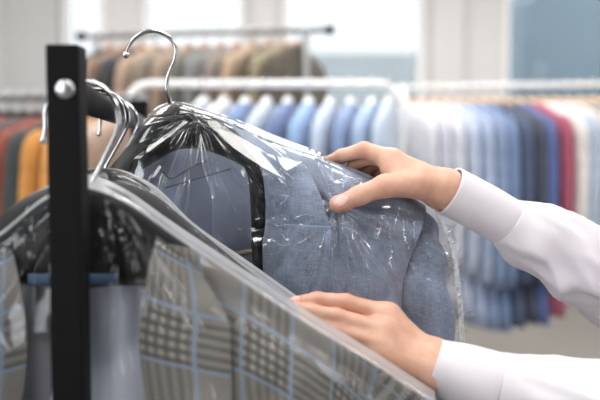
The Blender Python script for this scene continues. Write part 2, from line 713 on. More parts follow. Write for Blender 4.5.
BODY_ME = [garment_body(.80, 1), garment_body(.80, 2), garment_body(.80, 3)]
SLEEVE_ME = [(garment_sleeve(-1, q, .66), garment_sleeve(1, q, .66)) for q in range(3)]
LAPEL_ME = []
for q in range(2):
    verts = [(-.004, -.031, -.42), (-.035, -.026, -.10), (-.085, -.030, -.17), (-.075, -.033, -.20), (-.10, -.033, -.22),
             (.004, -.031, -.42), (.035, -.026, -.10), (.085, -.030, -.17), (.075, -.033, -.20), (.10, -.033, -.22)]
    verts += [(x, y - .004, z) for x, y, z in verts]
    f0 = [(0, 4, 3, 2, 1), (5, 6, 7, 8, 9)]
    faces = [tuple(i + 10 for i in f) for f in f0] + [f[::-1] for f in f0]
    for f in f0:
        for a in range(5):
            faces.append((f[a], f[(a + 1) % 5], f[(a + 1) % 5] + 10, f[a] + 10))
    LAPEL_ME.append(mesh_from(verts, faces, 'lapel', False))

_cm = {}


def cmat(c, kind='cloth'):
    k = tuple(round(x, 3) for x in c)
    if k not in _cm:
        _cm[k] = cloth('cloth_%d' % len(_cm), c)
    return _cm[k]


def put(me, name, m, parent):
    o = bpy.data.objects.new(name, me)
    COL.objects.link(o)
    if not me.materials:
        me.materials.append(None)
    o.material_slots[0].link = 'OBJECT'
    o.material_slots[0].material = m
    o.parent = parent
    return o


def hang(i, loc, yaw, color, lenscale, hmat, hname, glabel, hlabel, gname, cat, group, hgroup, lapel=True):
    h = empty(hname, loc, hlabel, 'hanger', hgroup)
    h.rotation_euler = (0, 0, yaw)
    put(HOOK_ME, 'hook', M['chrome'], h)
    put(ARM_ME, 'shoulder_bar', hmat, h)
    g = empty(gname, loc, glabel, cat, group)
    g.rotation_euler = (0, 0, yaw)
    ks = lenscale * (1.15 if 'straight white' in glabel else 1.0)
    g.scale = (1, 1, ks)
    g.location.z += .09 * (ks - 1)
    m = cmat(color)
    put(BODY_ME[i % 3], 'garment_body', m, g)
    put(SLEEVE_ME[i % 3][0], 'sleeve', m, g)
    put(SLEEVE_ME[i % 3][1], 'sleeve', m, g)
    if lapel:
        put(LAPEL_ME[0], 'lapel', m, g)
    return g


ORD = ['first', 'second', 'third', 'fourth', 'fifth', 'sixth', 'seventh', 'eighth', 'ninth', 'tenth', 'eleventh', 'twelfth',
       'thirteenth', 'fourteenth', 'fifteenth', 'sixteenth', 'seventeenth', 'eighteenth', 'nineteenth', 'twentieth']


def fill_rack(p0, p1, pxs, items, hmat, hname, hword, a, rackword, gname, cat, group, hgroup, drop=.006, lapel=True, jitter=.06):
    """items: (colour, colour word, length scale); pxs: photo columns on the rail from p0 to p1 (world points)"""
    for i, (px, it) in enumerate(zip(pxs, items)):
        # intersection of the sight line column with the rail (in plan)
        k = (px - 300) / F
        dx, dy = p1.x - p0.x, p1.y - p0.y
        t = (k * p0.y - p0.x) / (dx - k * dy)
        loc = p0 + (p1 - p0) * t
        loc = Vector((loc.x, loc.y, loc.z + drop))
        yaw = math.atan2(-math.cos(a), math.sin(a)) + random.uniform(-jitter, jitter)
        hang(i, loc, yaw, it[0], it[2], hmat, hname,
             '%s %s, %s from the left on the %s' % (it[1], cat, ORD[i], rackword),
             '%s hanger, %s from the left on the %s' % (hword, ORD[i], rackword), gname, cat, group, hgroup, lapel)


# rack with the white rounded frame (middle)
def rounded_rack(xa, xb, y, z, m, label):
    root = empty('garment_rack', ((xa + xb) / 2, y, 0), label, 'rack', 'garment racks')
    rad = .09
    pts = []
    for k in range(9):
        a = R(180 - 90 * k / 8)
        pts.append((xa + rad + rad * math.cos(a), y, z - rad + rad * math.sin(a)))
    q = []
    for k in range(9):
        a = R(90 - 90 * k / 8)
        q.append((xb - rad + rad * math.cos(a), y, z - rad + rad * math.sin(a)))
    path = [(xa, y, .06), (xa, y, .6), (xa, y, z - rad - .02)] + pts + q + [(xb, y, z - rad - .02), (xb, y, .6), (xb, y, .06)]
    tube('frame', path, .0145, m, root, seg=14)
    for x in (xa, xb):
        tube('foot', [(x, y - .24, .03), (x, y + .24, .03)], .016, m, root, seg=12)
    tube('lower_bar', [(xa, y, .22), (xb, y, .22)], .011, m, root, seg=12)
    return root


YC = 3.05
zc = W(300, 84, YC).z
rounded_rack(W(126, 84, YC).x, W(402, 84, YC).x, YC, zc, M['white_metal'], 'white tube garment rack with rounded corners, middle of the room')
LB, MB_, PB, WH, LV = (.34, .45, .62), (.16, .25, .44), (.48, .56, .68), (.70, .70, .74), (.55, .57, .68)
items = [((.42, .48, .58), 'pale grey blue', 1.0), (WH, 'off white', 1.0), (MB_, 'mid blue', 1.05), ((.50, .57, .66), 'pale blue grey', 1.0), ((.13, .19, .36), 'dark blue', 1.0), ((.27, .41, .64), 'sky blue', 1.05), (PB, 'powder blue', 1.0),
         ((.22, .30, .49), 'denim blue', 1.05), (LB, 'light blue', 1.0), ((.46, .54, .66), 'pale steel blue', 1.0)]
fill_rack(Vector((-1, YC, zc + .0145)), Vector((1, YC, zc + .0145)), [204 + 21 * i for i in range(10)][:9] + [388], items,
          M['white_plastic'], 'white_hanger', 'white plastic', R(-14), 'white rounded rack', 'hanging_shirt', 'shirt',
          'shirts on the white rounded rack', 'white hangers on the white rounded rack', lapel=False)


def straight_rack(p0, p1, rail_r, rail_m, post_m, label, cap_m=None, over=.12, post_at=(0.06, .94)):
    root = empty('garment_rack', ((p0.x + p1.x) / 2, (p0.y + p1.y) / 2, 0), label, 'rack', 'garment racks')
    tube('rail', [p0, p1], rail_r, rail_m, root, seg=14)
    d = (p1 - p0).normalized()
    for f in post_at:
        p = p0 + (p1 - p0) * f
        tube('post', [(p.x, p.y, .06), (p.x, p.y, p.z)], .017, post_m, root, seg=12)
        n = Vector((-d.y, d.x, 0))
        tube('foot', [Vector((p.x, p.y, .03)) - n * .24, Vector((p.x, p.y, .03)) + n * .24], .017, post_m, root, seg=12)
    if cap_m:
        for p, s in ((p0, -1), (p1, 1)):
            tube('end_cap', [p - d * s * .01, p + d * s * .022], rail_r * 1.7, cap_m, root, seg=14)
    tube('lower_bar', [(p0 + (p1 - p0) * post_at[0]) * 1 + Vector((0, 0, .2 - p0.z)), (p0 + (p1 - p0) * post_at[1]) + Vector((0, 0, .2 - p1.z))], .012, post_m, root, seg=12)
    return root


# far tall chrome rack with brown jackets
B0, B1 = W(82, 37, 3.95), W(329, 29, 3.75)
B1.z = B0.z = (B0.z + B1.z) / 2
straight_rack(B0, B1, .014, M['grey_metal'], M['grey_metal'], 'tall steel garment rack with black end caps, farthest back', M['rail_black'], post_at=(.06, .91))
items = [((0.026, 0.024, 0.026), 'charcoal', 1.1), ((0.251, 0.167, 0.117), 'brown', 1.1), ((0.037, 0.037, 0.041), 'dark grey', 1.1), ((0.402, 0.285, 0.209), 'tan', 1.1), ((0.230, 0.193, 0.156), 'cream', 1.1),
         ((0.301, 0.225, 0.167), 'camel brown', 1.1), ((0.123, 0.123, 0.104), 'olive grey', 1.1), ((0.209, 0.209, 0.201), 'slate grey', 1.1), ((0.230, 0.186, 0.164), 'pale pink beige', 1.1), ((0.419, 0.301, 0.201), 'sand', 1.1),
         ((0.100, 0.078, 0.049), 'khaki brown', 1.1), ((0.277, 0.235, 0.151), 'mottled khaki', 1.1), ((0.074, 0.059, 0.037), 'dark olive brown', 1.1)]
fill_rack(B0 + Vector((0, 0, .014)), B1 + Vector((0, 0, .014)), [112, 128, 143, 158, 174, 190, 206, 222, 238, 254, 270, 284, 297], items, M['wood_dark'], 'wooden_hanger', 'brown wooden', R(-28),
          'tall steel rack at the back', 'hanging_jacket', 'jacket', 'brown jackets on the tall rack', 'hangers on the tall rack')

# right rack, pale wooden hangers
D0, D1 = W(398, 90, 3.55), W(690, 78, 3.35)
D1.z = D0.z = W(500, 86, 3.48).z
straight_rack(D0, D1, .011, M['white_metal'], M['white_metal'], 'white straight garment rack in front of the right-hand window', None, post_at=(.02, .97))
items = [(WH, 'white', 1.0), ((.60, .60, .68), 'pale lavender', 1.0), ((.66, .67, .72), 'off white', 1.0), ((.50, .55, .68), 'pale blue', 1.05), ((.38, .45, .60), 'light grey blue', 1.1),
         ((.24, .31, .46), 'blue grey', 1.12), ((.17, .24, .40), 'slate blue', 1.12), ((.075, .10, .17), 'dark navy', 1.1), ((.06, .07, .10), 'black navy', 1.08),
         ((.085, .12, .29), 'navy blue', 1.08), ((.36, .08, .13), 'burgundy', 1.04), ((.70, .68, .66), 'ivory', 1.0), ((.40, .47, .58), 'grey blue', 1.0), ((.56, .52, .47), 'beige', 1.0),
         ((.30, .28, .26), 'taupe', 1.0), ((.17, .18, .15), 'dark olive', 1.0), ((.45, .43, .4), 'stone grey', 1.0), ((.08, .09, .08), 'black green', 1.0)]
fill_rack(D0 + Vector((0, 0, .011)), D1 + Vector((0, 0, .011)), [404 + 12.4 * i for i in range(18)], items, M['wood'], 'wooden_hanger', 'pale wooden', R(22),
          'straight white rack at the right', 'hanging_jacket', 'jacket', 'jackets on the straight white rack', 'hangers on the straight white rack', jitter=.04)

# left rack
E0, E1 = W(-70, 96, 2.75), W(140, 104, 2.95)
E1.z = E0.z = W(20, 97, 2.82).z
straight_rack(E0, E1, .015, M['grey_metal'], M['grey_metal'], 'grey steel garment rack at the left with dark and orange coats', M['grey_metal'])
items = [((.05, .05, .05), 'black', 1.0), ((.30, .05, .04), 'dark red', 1.0), ((.03, .04, .04), 'black green', 1.0), ((.28, .05, .035), 'red', 1.0), ((.04, .05, .05), 'charcoal', 1.0), ((.14, .025, .022), 'wine red', 1.0),
         ((.22, .05, .03), 'brick red', 1.0), ((.03, .045, .045), 'dark green', 1.0), ((.52, .23, .05), 'amber', 1.0), ((.58, .27, .07), 'orange', 1.0), ((.42, .28, .2), 'light brown', 1.0), ((.50, .38, .32), 'pink beige', 1.0), ((.3, .2, .14), 'chestnut', 1.0)]
fill_rack(E0 + Vector((0, 0, .015)), E1 + Vector((0, 0, .015)), [-29 + 13.6 * i for i in range(13)], items, M['black_plastic'], 'black_hanger', 'black plastic', R(-22),
          'grey rack at the left', 'hanging_coat', 'coat', 'coats on the grey rack', 'hangers on the grey rack')

# ------------------------------------------------------------------ near rack
rack = empty('clothes_rack', (W(68, 92, .73).x, .73, 0), 'black clothes rack with square post and round rail in front of the camera', 'rack', 'garment racks')
RA, RB = W(67, 92, .73), None
ra_d, rb_d = .73, 1.53


def rail_pt(d):
    return Vector((RA.x - .113 * (d - ra_d), d, RA.z))


zt = W(68, 46, .73).z
for d in (ra_d, rb_d):
    p = rail_pt(d)
    h = .0142
    post = box('post', (p.x - h, p.y - h, .04), (p.x + h, p.y + h, zt), M['black_metal'], .0022, rack)
    foot = box('foot', (p.x - .25, p.y - .018, 0), (p.x + .25, p.y + .018, .04), M['black_metal'], .004, rack)
rr0, rr1 = rail_pt(ra_d + .015), rail_pt(rb_d - .015)
tube('rail', [rr0, rr1], .0140, M['rail_black'], rack, seg=24)
lb0, lb1 = rail_pt(ra_d + .015), rail_pt(rb_d - .015)
lb0.z = lb1.z = .16
tube('lower_bar', [lb0, lb1], .012, M['black_metal'], rack, seg=16)
# domed chrome bolt on the face of the near post
bc = W(65, 89, ra_d - .0152)
bm = bmesh.new()
q = bmesh.ops.create_uvsphere(bm, u_segments=24, v_segments=12, radius=.0082)
for v in q['verts']:
    v.co = Vector((bc.x + v.co.x, bc.y + v.co.y * .4, bc.z + v.co.z))
me = mesh_from([v.co for v in bm.verts], [[v.index for v in f.verts] for f in bm.faces], 'bolt')
bm.free()
child_of(rack, link('bolt', me, M['bright_metal']))


def hook_path(base, lean, rx=.031, top=.083, tilt=0, yaw=0):
    """hook wire from the neck upwards; opens to the left"""
    pts = [(0, 0, -.01), (-.001, 0, .012), (.002, 0, .024), (.010, 0, .036)]
    c = (-.014, .056)
    for k in range(12):
        a = R(-25 + k * 19)
        pts.append((c[0] + rx * .86 * math.cos(a), 0, c[1] + rx * .95 * math.sin(a)))
    out = []
    ca, sa = math.cos(tilt), math.sin(tilt)
    cy, sy = math.cos(yaw), math.sin(yaw)
    for x, y, z in pts:
        x, z = x * ca + z * sa, -x * sa + z * ca
        out.append(Vector(base) + Vector((x * cy, x * sy, z)))
    return out


def hooked(name, pts, r_, m, parent, tip=True):
    o = tube(name, pts, r_, m, parent, n=70, seg=12)
    if tip:
        bm = bmesh.new()
        q = bmesh.ops.create_uvsphere(bm, u_segments=12, v_segments=8, radius=r_ * 1.7)
        p = pts[-1]
        me = mesh_from([v.co + p for v in bm.verts], [[v.index for v in f.verts] for f in bm.faces], 'hook_tip')
        bm.free()
        t = link('hook_tip', me, m)
        t.parent = o
        t.matrix_parent_inverse = o.matrix_parent_inverse.inverted() if False else Matrix()
    return o


def arm_loft(name, ctr, m, parent, n=48, seg=28):
    """padded hanger body: control (px,py,d, half height px, half thickness m)"""
    rs = cr(ctr, n)
    verts, faces = [], []
    for (px, py, d, hh, ht) in rs:
        for j in range(seg):
            a = 2 * PI * j / seg
            c, s = math.cos(a), math.sin(a)
            dy = ht * math.copysign(abs(s) ** .8, s)
            p0 = W(px, py - hh * math.copysign(abs(c) ** .85, c), d)
            verts.append(p0 + Vector((0, dy, 0)))
    for i in range(n - 1):
        for j in range(seg):
            k = (j + 1) % seg
            faces.append((i * seg + j, i * seg + k, (i + 1) * seg + k, (i + 1) * seg + j))
    faces.append(tuple(range(seg))[::-1])
    faces.append(tuple((n - 1) * seg + j for j in range(seg)))
    o = link(name, mesh_from(verts, faces, name), m)
    if parent:
        child_of(parent, o)
    return o


# ================================================================== blue jacket (held by the right hand)
hb = W(171, 104, 1.02)
hg = empty('clothes_hanger', tuple(hb), 'black broad-shouldered hanger with lifted chrome hook inside the blue jacket', 'hanger')
hk = [(171, 108), (170, 100), (167, 90), (167, 80), (171, 68), (175, 58), (175.5, 48), (171, 39), (163, 33.5), (153, 31), (143, 33), (134, 39), (128.5, 47), (126, 55)]
hooked('hook', [W(x, y, 1.02 - .0006 * i) for i, (x, y) in enumerate(hk)], .0025, M['chrome'], hg)
arm_loft('shoulder_arm', [(60, 232, 1.06, 7, .012), (95, 197, 1.05, 11, .02), (128, 163, 1.04, 16, .024), (152, 142, 1.03, 22, .027), (175, 127, 1.02, 24, .028), (196, 128, 1.02, 21, .028),
                          (222, 138, 1.02, 18, .028), (250, 155, 1.02, 15, .027), (300, 180, 1.015, 14, .025), (350, 194, 1.01, 12, .02), (392, 210, 1.01, 6, .012)], M['black_plastic'], hg)
tube('side_strut', [W(246, 152, 1.012), W(256, 172, 1.008), (W(259, 205, 1.006)), W(259, 250, 1.006), W(259, 276, 1.006)], [.010, .011, .0105, .009, .007], M['black_plastic'], hg, n=30, seg=16)
tube('side_strut', [W(128, 172, 1.035), W(118, 200, 1.035), W(117, 262, 1.035)], [.010, .010, .007], M['black_plastic'], hg, n=24, seg=16)
tube('trouser_bar', [W(117, 258, 1.035), W(185, 262, 1.02), W(259, 250, 1.006)], .0034, M['tan_bar'], hg, n=20, seg=12)

jk = empty('suit_jacket', tuple(W(300, 170, 1.02)), 'blue chambray suit jacket in a clear bag, pinched at the shoulder by a hand', 'jacket')


def jdisp(px, py, s, t):
    f = min(1, t * 5)
    # creases radiating from the pinch, plus soft unevenness
    dx, dy = px - 336, py - 205
    r_ = math.hypot(dx, dy)
    th = math.atan2(dy, dx)
    pin = .009 * math.sin(th * 9 + 1 + .6 * math.sin(th * 4)) * min(1, r_ / 40) * math.exp(-r_ / 120)
    return f * (pin + .010 * nz(px * .02, py * .012, 3) + .004 * nz(px * .06, py * .03, 9))


front = [
    [(228, 124, 1.03), (262, 141, 1.028), (300, 154, 1.02), (330, 162, 1.012), (372, 177, 1.01), (425, 206, 1.02)],
    [(242, 146, 1.00), (268, 158, .992), (300, 168, .985), (335, 178, .98), (381, 193, .982), (425, 215, .998)],
    [(262, 168, .985), (285, 180, .975), (312, 193, .97), (345, 206, .968), (386, 219, .972), (419, 236, .985)],
    [(267, 205, .978), (292, 214, .966), (320, 224, .961), (350, 233, .961), (384, 243, .968), (409, 260, .988)],
    [(264, 245, .975), (292, 253, .962), (320, 262, .957), (350, 270, .958), (382, 278, .966), (402, 290, .995)],
    [(266, 290, .97), (294, 298, .957), (322, 306, .953), (352, 314, .955), (380, 320, .965), (400, 332, .995)],
    [(277, 400, .965), (302, 404, .952), (326, 408, .948), (352, 414, .95), (380, 420, .962), (398, 430, .995)],
    [(292, 640, .965), (314, 642, .95), (334, 642, .946), (356, 642, .95), (378, 642, .962), (394, 642, .995)]]
panel('front_panel', front, 70, 110, M['blue'], jk, jdisp)
left = [[(190 - (x - 190) * .9 - 14, y + (x - 190) * .42 + 26, d + .05) for (x, y, d) in row][::-1] for row in front]
panel('front_panel', left, 50, 60, M['blue'], jk, jdisp)


def raise_(row, k=-.006):
    return [(x, y, d + k) for x, y, d in row]


panel('collar', [[(229, 124, 1.024), (250, 136, 1.02), (275, 146, 1.014)],
                 [(246, 148, .993), (268, 156, .984), (296, 160, .978)],
                 [(261, 168, .978), (284, 172, .968), (309, 172, .964)],
                 [(266, 200, .972), (293, 203, .958), (322, 200, .955)],
                 [(266, 226, .9735), (298, 229, .9585), (331, 230.5, .9545)]], 24, 40, M['blue'], jk, lambda a, b_, s, t: .004 * nz(a * .05, b_ * .04, 2), .003)
panel('lapel', [[(266, 222, .9685), (298, 225, .9535), (331, 226, .9495)],
                [(266, 227, .968), (298, 230, .953), (332, 231, .949)],
                [(263, 245, .967), (292, 253, .954), (322, 258, .950)],
                [(264, 275, .963), (284, 288, .952), (307, 298, .948)],
                [(270, 320, .960), (282, 330, .95), (292, 342, .946)],
                [(279, 390, .957), (281, 392, .954), (284, 394, .951)]], 24, 40, M['blue'], jk, lambda a, b_, s, t: .004 * nz(a * .05, b_ * .04, 5), .003)
# back and lining
panel('back_panel', [[(120, 178, 1.105), (165, 152, 1.10), (200, 142, 1.10), (245, 146, 1.09), (330, 166, 1.06), (420, 206, 1.04)],
                     [(105, 215, 1.13), (165, 200, 1.13), (205, 200, 1.13), (255, 205, 1.13), (330, 215, 1.11), (412, 240, 1.04)],
                     [(105, 400, 1.13), (165, 400, 1.14), (205, 400, 1.14), (255, 400, 1.14), (330, 400, 1.11), (400, 400, 1.03)],
                     [(105, 640, 1.13), (165, 640, 1.14), (205, 640, 1.14), (255, 640, 1.14), (330, 640, 1.11), (396, 640, 1.03)]], 40, 50, M['blue'], jk)
lin = panel('lining', [[(122, 180, 1.095), (165, 153, 1.09), (200, 143, 1.09), (240, 148, 1.085), (290, 162, 1.07)],
                       [(108, 215, 1.115), (165, 195, 1.115), (205, 195, 1.115), (250, 200, 1.11), (300, 212, 1.09)],
                       [(108, 300, 1.115), (165, 300, 1.12), (205, 300, 1.12), (255, 300, 1.115), (320, 300, 1.09)],
                       [(108, 630, 1.115), (165, 630, 1.12), (205, 630, 1.12), (255, 630, 1.12), (330, 630, 1.10)]], 50, 60, M['lining'], jk,
            lambda a, b_, s, t: .010 * nz(a * .035, b_ * .008, 7) * min(1, t * 6), .001)
for pts in ([(158, 183), (163, 172), (168, 178), (176, 177), (192, 167), (207, 161)], [(165, 188), (200, 178), (238, 167), (252, 166)]):
    o = tube('seam', [W(x, y, 1.098) for x, y in pts], .0006, M['seam'], jk, n=30, seg=6)
# sleeves


def sl_disp(t, a, p):
    return .0035 * nz(p.x * 26, p.y * 20, p.z * 14) + .003 * math.sin(t * 34 + 3 * math.sin(a)) * (t < .75)


tube('sleeve', [W(398, 204, 1.03), W(409, 217, 1.028), W(416, 238, 1.024), W(421, 268, 1.018), (W(427, 310, 1.012)), W(431, 380, 1.005), W(434, 480, .995), W(430, 620, .975)],
     [.012, .0215, .0275, .0305, .0315, .030, .029, .028], M['blue'], jk, n=80, seg=36, disp=sl_disp, flat=.98, uv=True)
tube('sleeve', [W(62, 262, 1.10), W(52, 285, 1.10), W(47, 330, 1.10), W(45, 420, 1.10), W(48, 620, 1.08)],
     [.016, .034, .036, .033, .03], M['blue'], jk, n=60, seg=30, disp=sl_disp, flat=1.25, uv=True)

# clear bag ------------------------------------------------------------
rng = random.Random(5)


def zigzag(n, seed, lo=-PI, hi=PI):
    g = random.Random(seed)
    ks = sorted(g.uniform(lo, hi) for _ in range(n))
    vs = [g.uniform(-1, 1) + (.6 if i % 2 else -.6) for i in range(n)]
    return ks, vs


def zz(kv, th):
    return float(np.interp(th, kv[0], kv[1]))


def ridges(n, seed, lo, hi, r0, r1):
    g = random.Random(seed)
    return [(g.uniform(lo, hi), g.uniform(*r0), g.uniform(*r1), g.uniform(1.0, 2.2), g.uniform(-.25, .25), g.choice((-1, -1, 1))) for _ in range(n)]


def ridge_d(rd, x, y, amp):
    r_ = math.hypot(x, y)
    th = math.atan2(y, x)
    d = 0
    for (a, r0, r1, w_, bend, sg) in rd:
        if r_ < r0 or r_ > r1:
            continue
        q = (th - a - bend * (r_ - r0) / (r1 - r0) + PI) % (2 * PI) - PI
        q = q * r_ / w_
        if abs(q) < 3:
            e = math.sin(PI * (r_ - r0) / (r1 - r0)) ** .5
            d += sg * amp * e * math.exp(-q * q)
    return d


RT = ridges(20, 3, -.35, 2.6, (6, 40), (50, 140)) + ridges(8, 4, 2.6, 5.9, (6, 20), (30, 60))
RA_ = ridges(14, 6, .1, PI - .1, (3, 25), (40, 150))
RS_ = [(.9, 0, 60, 2, .1, -1)]
KA, KT, KS = zigzag(46, 11), zigzag(52, 23), zigzag(40, 31)


def film_disp(px, py, s, t):
    ax, ay = px - 198, py - 113
    ra = math.hypot(ax, ay)
    tx, ty = px - 338, py - 204
    rt = math.hypot(tx, ty)
    wa = math.exp(-(ra / 95) ** 2)
    wt = math.exp(-(rt / 110) ** 2)
    d = 0
    d += wa * zz(KA, math.atan2(ay, ax)) * min(ra, 90) / F * .10
    d += wt * (1 - wa) * zz(KT, math.atan2(ty, tx)) * min(rt, 80) / F * .055
    rest = (1 - wa) * (1 - wt)
    d += rest * .008 * (abs(nz(px * .03, py * .011, 4)) - .2)
    d += ridge_d(RT, tx, ty, .0022) + ridge_d(RA_, ax, ay, .0022)
    # crumpled free margin at the right
    if s > .9:
        e = (s - .9) / .1
        d += e * .014 * (abs(nz(px * .10, py * .085, 8)) * 2 - .5) * min(1, max(0, (py - 228) / 25))
    return d


CREASES = [([(344, 225), (356, 233), (372, 250)], 1.62), ([(339, 222), (334, 238), (337, 256)], 1.50), ([(331, 232), (322, 255), (309, 292)], 2.00), ([(331, 250), (346, 262), (352, 285)], 1.50),
           
           ([(374, 226), (377, 240), (381, 228)], 1.50), ([(362, 214), (380, 224), (388, 240)], 1.50), ([(300, 262), (330, 240)], 1.62), ([(262, 222), (300, 232), (334, 262)], 1.50), ([(288, 250), (312, 276), (322, 300)], 1.50),
           ([(305, 165), (318, 190), (330, 226)], 1.62), ([(285, 182), (300, 195), (326, 205)], 1.38), ([(268, 215), (290, 196), (304, 168)], 1.38), ([(349, 300), (352, 330), (347, 360)], 1.88), ([(430, 300), (436, 320), (450, 322)], 1.75), ([(408, 300), (420, 318), (441, 315)], 1.62)]
FLAKES = [([(203, 119), (217, 120), (240, 136), (262, 152), (287, 181), (263, 169), (232, 148)], (238, 140, .972), 1.087, .14),
          ([(275, 155), (304, 163), (288, 172), (282, 168)], (288, 163, .968), 1.087, .14),
          ([(246, 236), (270, 237), (289, 243), (270, 248), (256, 247)], (266, 242, .958), .49, .05),
          ([(186, 118), (194, 119), (168, 139), (150, 152), (143, 155), (147, 147)], (165, 138, .966), 1.087, .16),
          ([(236, 116), (262, 127), (300, 146), (326, 158), (300, 152), (262, 138)], (280, 141, .99), 1.087, .14)]


def poly_in(x, y, pg):
    c = False
    n = len(pg)
    for i in range(n):
        x1, y1 = pg[i]
        x2, y2 = pg[(i + 1) % n]
        if (y1 > y) != (y2 > y) and x < (x2 - x1) * (y - y1) / (y2 - y1) + x1:
            c = not c
    return c


def seg_dist(x, y, p, q):
    dx, dy = q[0] - p[0], q[1] - p[1]
    t = max(0, min(1, ((x - p[0]) * dx + (y - p[1]) * dy) / (dx * dx + dy * dy + 1e-9)))
    return math.hypot(x - p[0] - t * dx, y - p[1] - t * dy)


# taut wedges of film below the gripping hand
WEDGES = []
for pl, w_, mx in (([(402, 216), (407, 244), (416, 272)], 2.6, -.70), ([(417, 268), (417, 246), (412, 220)], 2.0, -.70), ([(420, 222), (425, 240), (431, 258)], 1.5, -.70), ([(385, 210), (391, 236), (391, 272)], 1.9, -.1),
                   ([(347, 226), (360, 236), (373, 251)], 1.9, .1), ([(376, 224), (378, 240)], 1.8, .05), ([(334, 218), (336, 230)], 1.6, .1), ([(340, 218), (344, 232)], 1.5, .1), 
                   ([(401, 205), (398, 216)], 1.6, -.3)):
    L_ = sum(math.hypot(pl[i + 1][0] - pl[i][0], pl[i + 1][1] - pl[i][1]) for i in range(len(pl) - 1))
    n_ = max(1, round(L_ / 24))
    pr = [(float(np.interp(k / n_, np.linspace(0, 1, len(pl)), [p[0] for p in pl])), float(np.interp(k / n_, np.linspace(0, 1, len(pl)), [p[1] for p in pl]))) for k in range(n_ + 1)]
    for k in range(n_):
        (x1, y1), (x2, y2) = pr[k], pr[k + 1]
        l_ = math.hypot(x2 - x1, y2 - y1)
        nx, ny = -(y2 - y1) / l_, (x2 - x1) / l_
        wa, wb = w_ * (.5 + .5 * k / n_), w_ * (.5 + .5 * (k + 1) / n_)
        WEDGES.append(([(x1 - nx * wa, y1 - ny * wa), (x1 + nx * wa, y1 + ny * wa), (x2 + nx * wb, y2 + ny * wb), (x2 - nx * wb, y2 - ny * wb)], ((x1 + x2) / 2, (y1 + y2) / 2), mx, max(wa, wb) + 9))


class FilmDisp:
    def __init__(self):
        self.pts = []

    def set(self, px, py, s, t, d):
        d0 = d
        d = d + film_disp(px, py, s, t)
        if py < 260:
            for pg, (ax, ay, ad), m_, mx in FLAKES:
                if poly_in(px, py, pg):
                    d = ad - .0012 * m_ * (py - ay) + .0012 * mx * (px - ax)
        if px > 290 and py > 200:
            d -= .003 * min(1, (px - 290) / 30) * min(1, (py - 200) / 25)
        if px > 300 and 195 < py < 300:
            for pg, (ax, ay), mx, far in WEDGES:
                if abs(px - ax) + abs(py - ay) < far + 9 and poly_in(px, py, pg):
                    d = d0 - .005 - .00115 * .42 * (py - ay) + .00115 * mx * (px - ax)
        self.pts.append((px, py, d))
        return d


bag = empty('garment_bag', tuple(W(190, 110, 1.0)), 'clear plastic garment bag over the blue jacket, gathered under the hook', 'bag')
outl = [(128, 140), (150, 113), (172, 101.5), (198, 107), (235, 119), (285, 139), (332, 157), (380, 178), (428, 200)]
fr_rows = [
    [(x, y, 1.03) for x, y in outl],
    [(119, 156, 1.01), (144, 129, .985), (172, 112, .978), (200, 116, .978), (239, 129, .985), (286, 150, .985), (333, 168, .98), (384, 189, .975), (435, 209, 1.01)],
    [(104, 190, 1.01), (134, 178, .97), (166, 165, .96), (200, 160, .965), (244, 170, .97), (290, 182, .962), (337, 202, .962), (388, 212, .962), (443, 226, 1.01)],
    [(96, 225, 1.01), (130, 220, .97), (164, 215, .96), (200, 215, .962), (246, 218, .965), (294, 225, .955), (340, 232, .954), (392, 240, .958), (452, 248, 1.015)],
    [(92, 280, 1.02), (130, 280, .97), (164, 280, .962), (200, 280, .962), (250, 280, .962), (298, 280, .95), (344, 282, .948), (398, 286, .955), (460, 288, 1.02)],
    [(90, 345, 1.02), (130, 345, .97), (164, 345, .962), (200, 345, .962), (250, 345, .958), (300, 345, .945), (346, 345, .943), (400, 345, .955), (465, 342, 1.02)],
    [(88, 460, 1.02), (130, 460, .97), (164, 460, .962), (200, 460, .962), (250, 460, .958), (300, 460, .942), (346, 460, .94), (404, 460, .955), (468, 460, 1.02)],
    [(88, 660, 1.02), (130, 660, .97), (164, 660, .962), (200, 660, .962), (250, 660, .958), (300, 660, .942), (346, 660, .94), (404, 660, .955), (468, 660, 1.02)]]
FD = FilmDisp()
panel('front_film', fr_rows, 340, 380, M['film'], bag, FD, 0)
FP = np.array(FD.pts)


def film_depth(x, y):
    i = np.argmin((FP[:, 0] - x) ** 2 + (FP[:, 1] - y) ** 2)
    return FP[i, 2]


gr = random.Random(77)
# long straight creases fanning down from the gathered neck, small crinkles in the free margin
for a0, r0, r1 in ((1.25, 18, 105), (1.45, 12, 130), (1.72, 26, 110), (2.02, 26, 80), (1.08, 50, 120), (2.6, 12, 60)):
    CREASES.append(([(198 + r_ * math.cos(a0 + .05 * math.sin(r_ * .05)), 113 + r_ * math.sin(a0 + .05 * math.sin(r_ * .05))) for r_ in (r0, (r0 * 2 + r1) / 3, (r0 + 2 * r1) / 3, r1)], gr.uniform(.8, 1.3)))
for k in range(26):
    y = 222 + k * 4.7
    xr = 441 + (y - 222) * .19 if y > 230 else 438
    x0 = xr + gr.uniform(-10, 6)
    CREASES.append(([(x0, y + gr.uniform(-4, 4)), (x0 + gr.uniform(4, 9), y + gr.uniform(-5, 5)), (min(x0 + gr.uniform(10, 16), 461), y + gr.uniform(-6, 6))], gr.uniform(.8, 1.7)))
for k in range(12):
    a0 = gr.uniform(.1, 2.3)
    r0 = gr.uniform(12, 60)
    r1 = r0 + gr.uniform(15, 55)
    bend = gr.uniform(-.2, .2)
    CREASES.append(([(338 + r_ * math.cos(a0 + bend * k_), 204 + r_ * math.sin(a0 + bend * k_)) for k_, r_ in ((0, r0), (.5, (r0 + r1) / 2), (1, r1))], gr.uniform(.8, 1.7)))
cv, cf_ = [], []
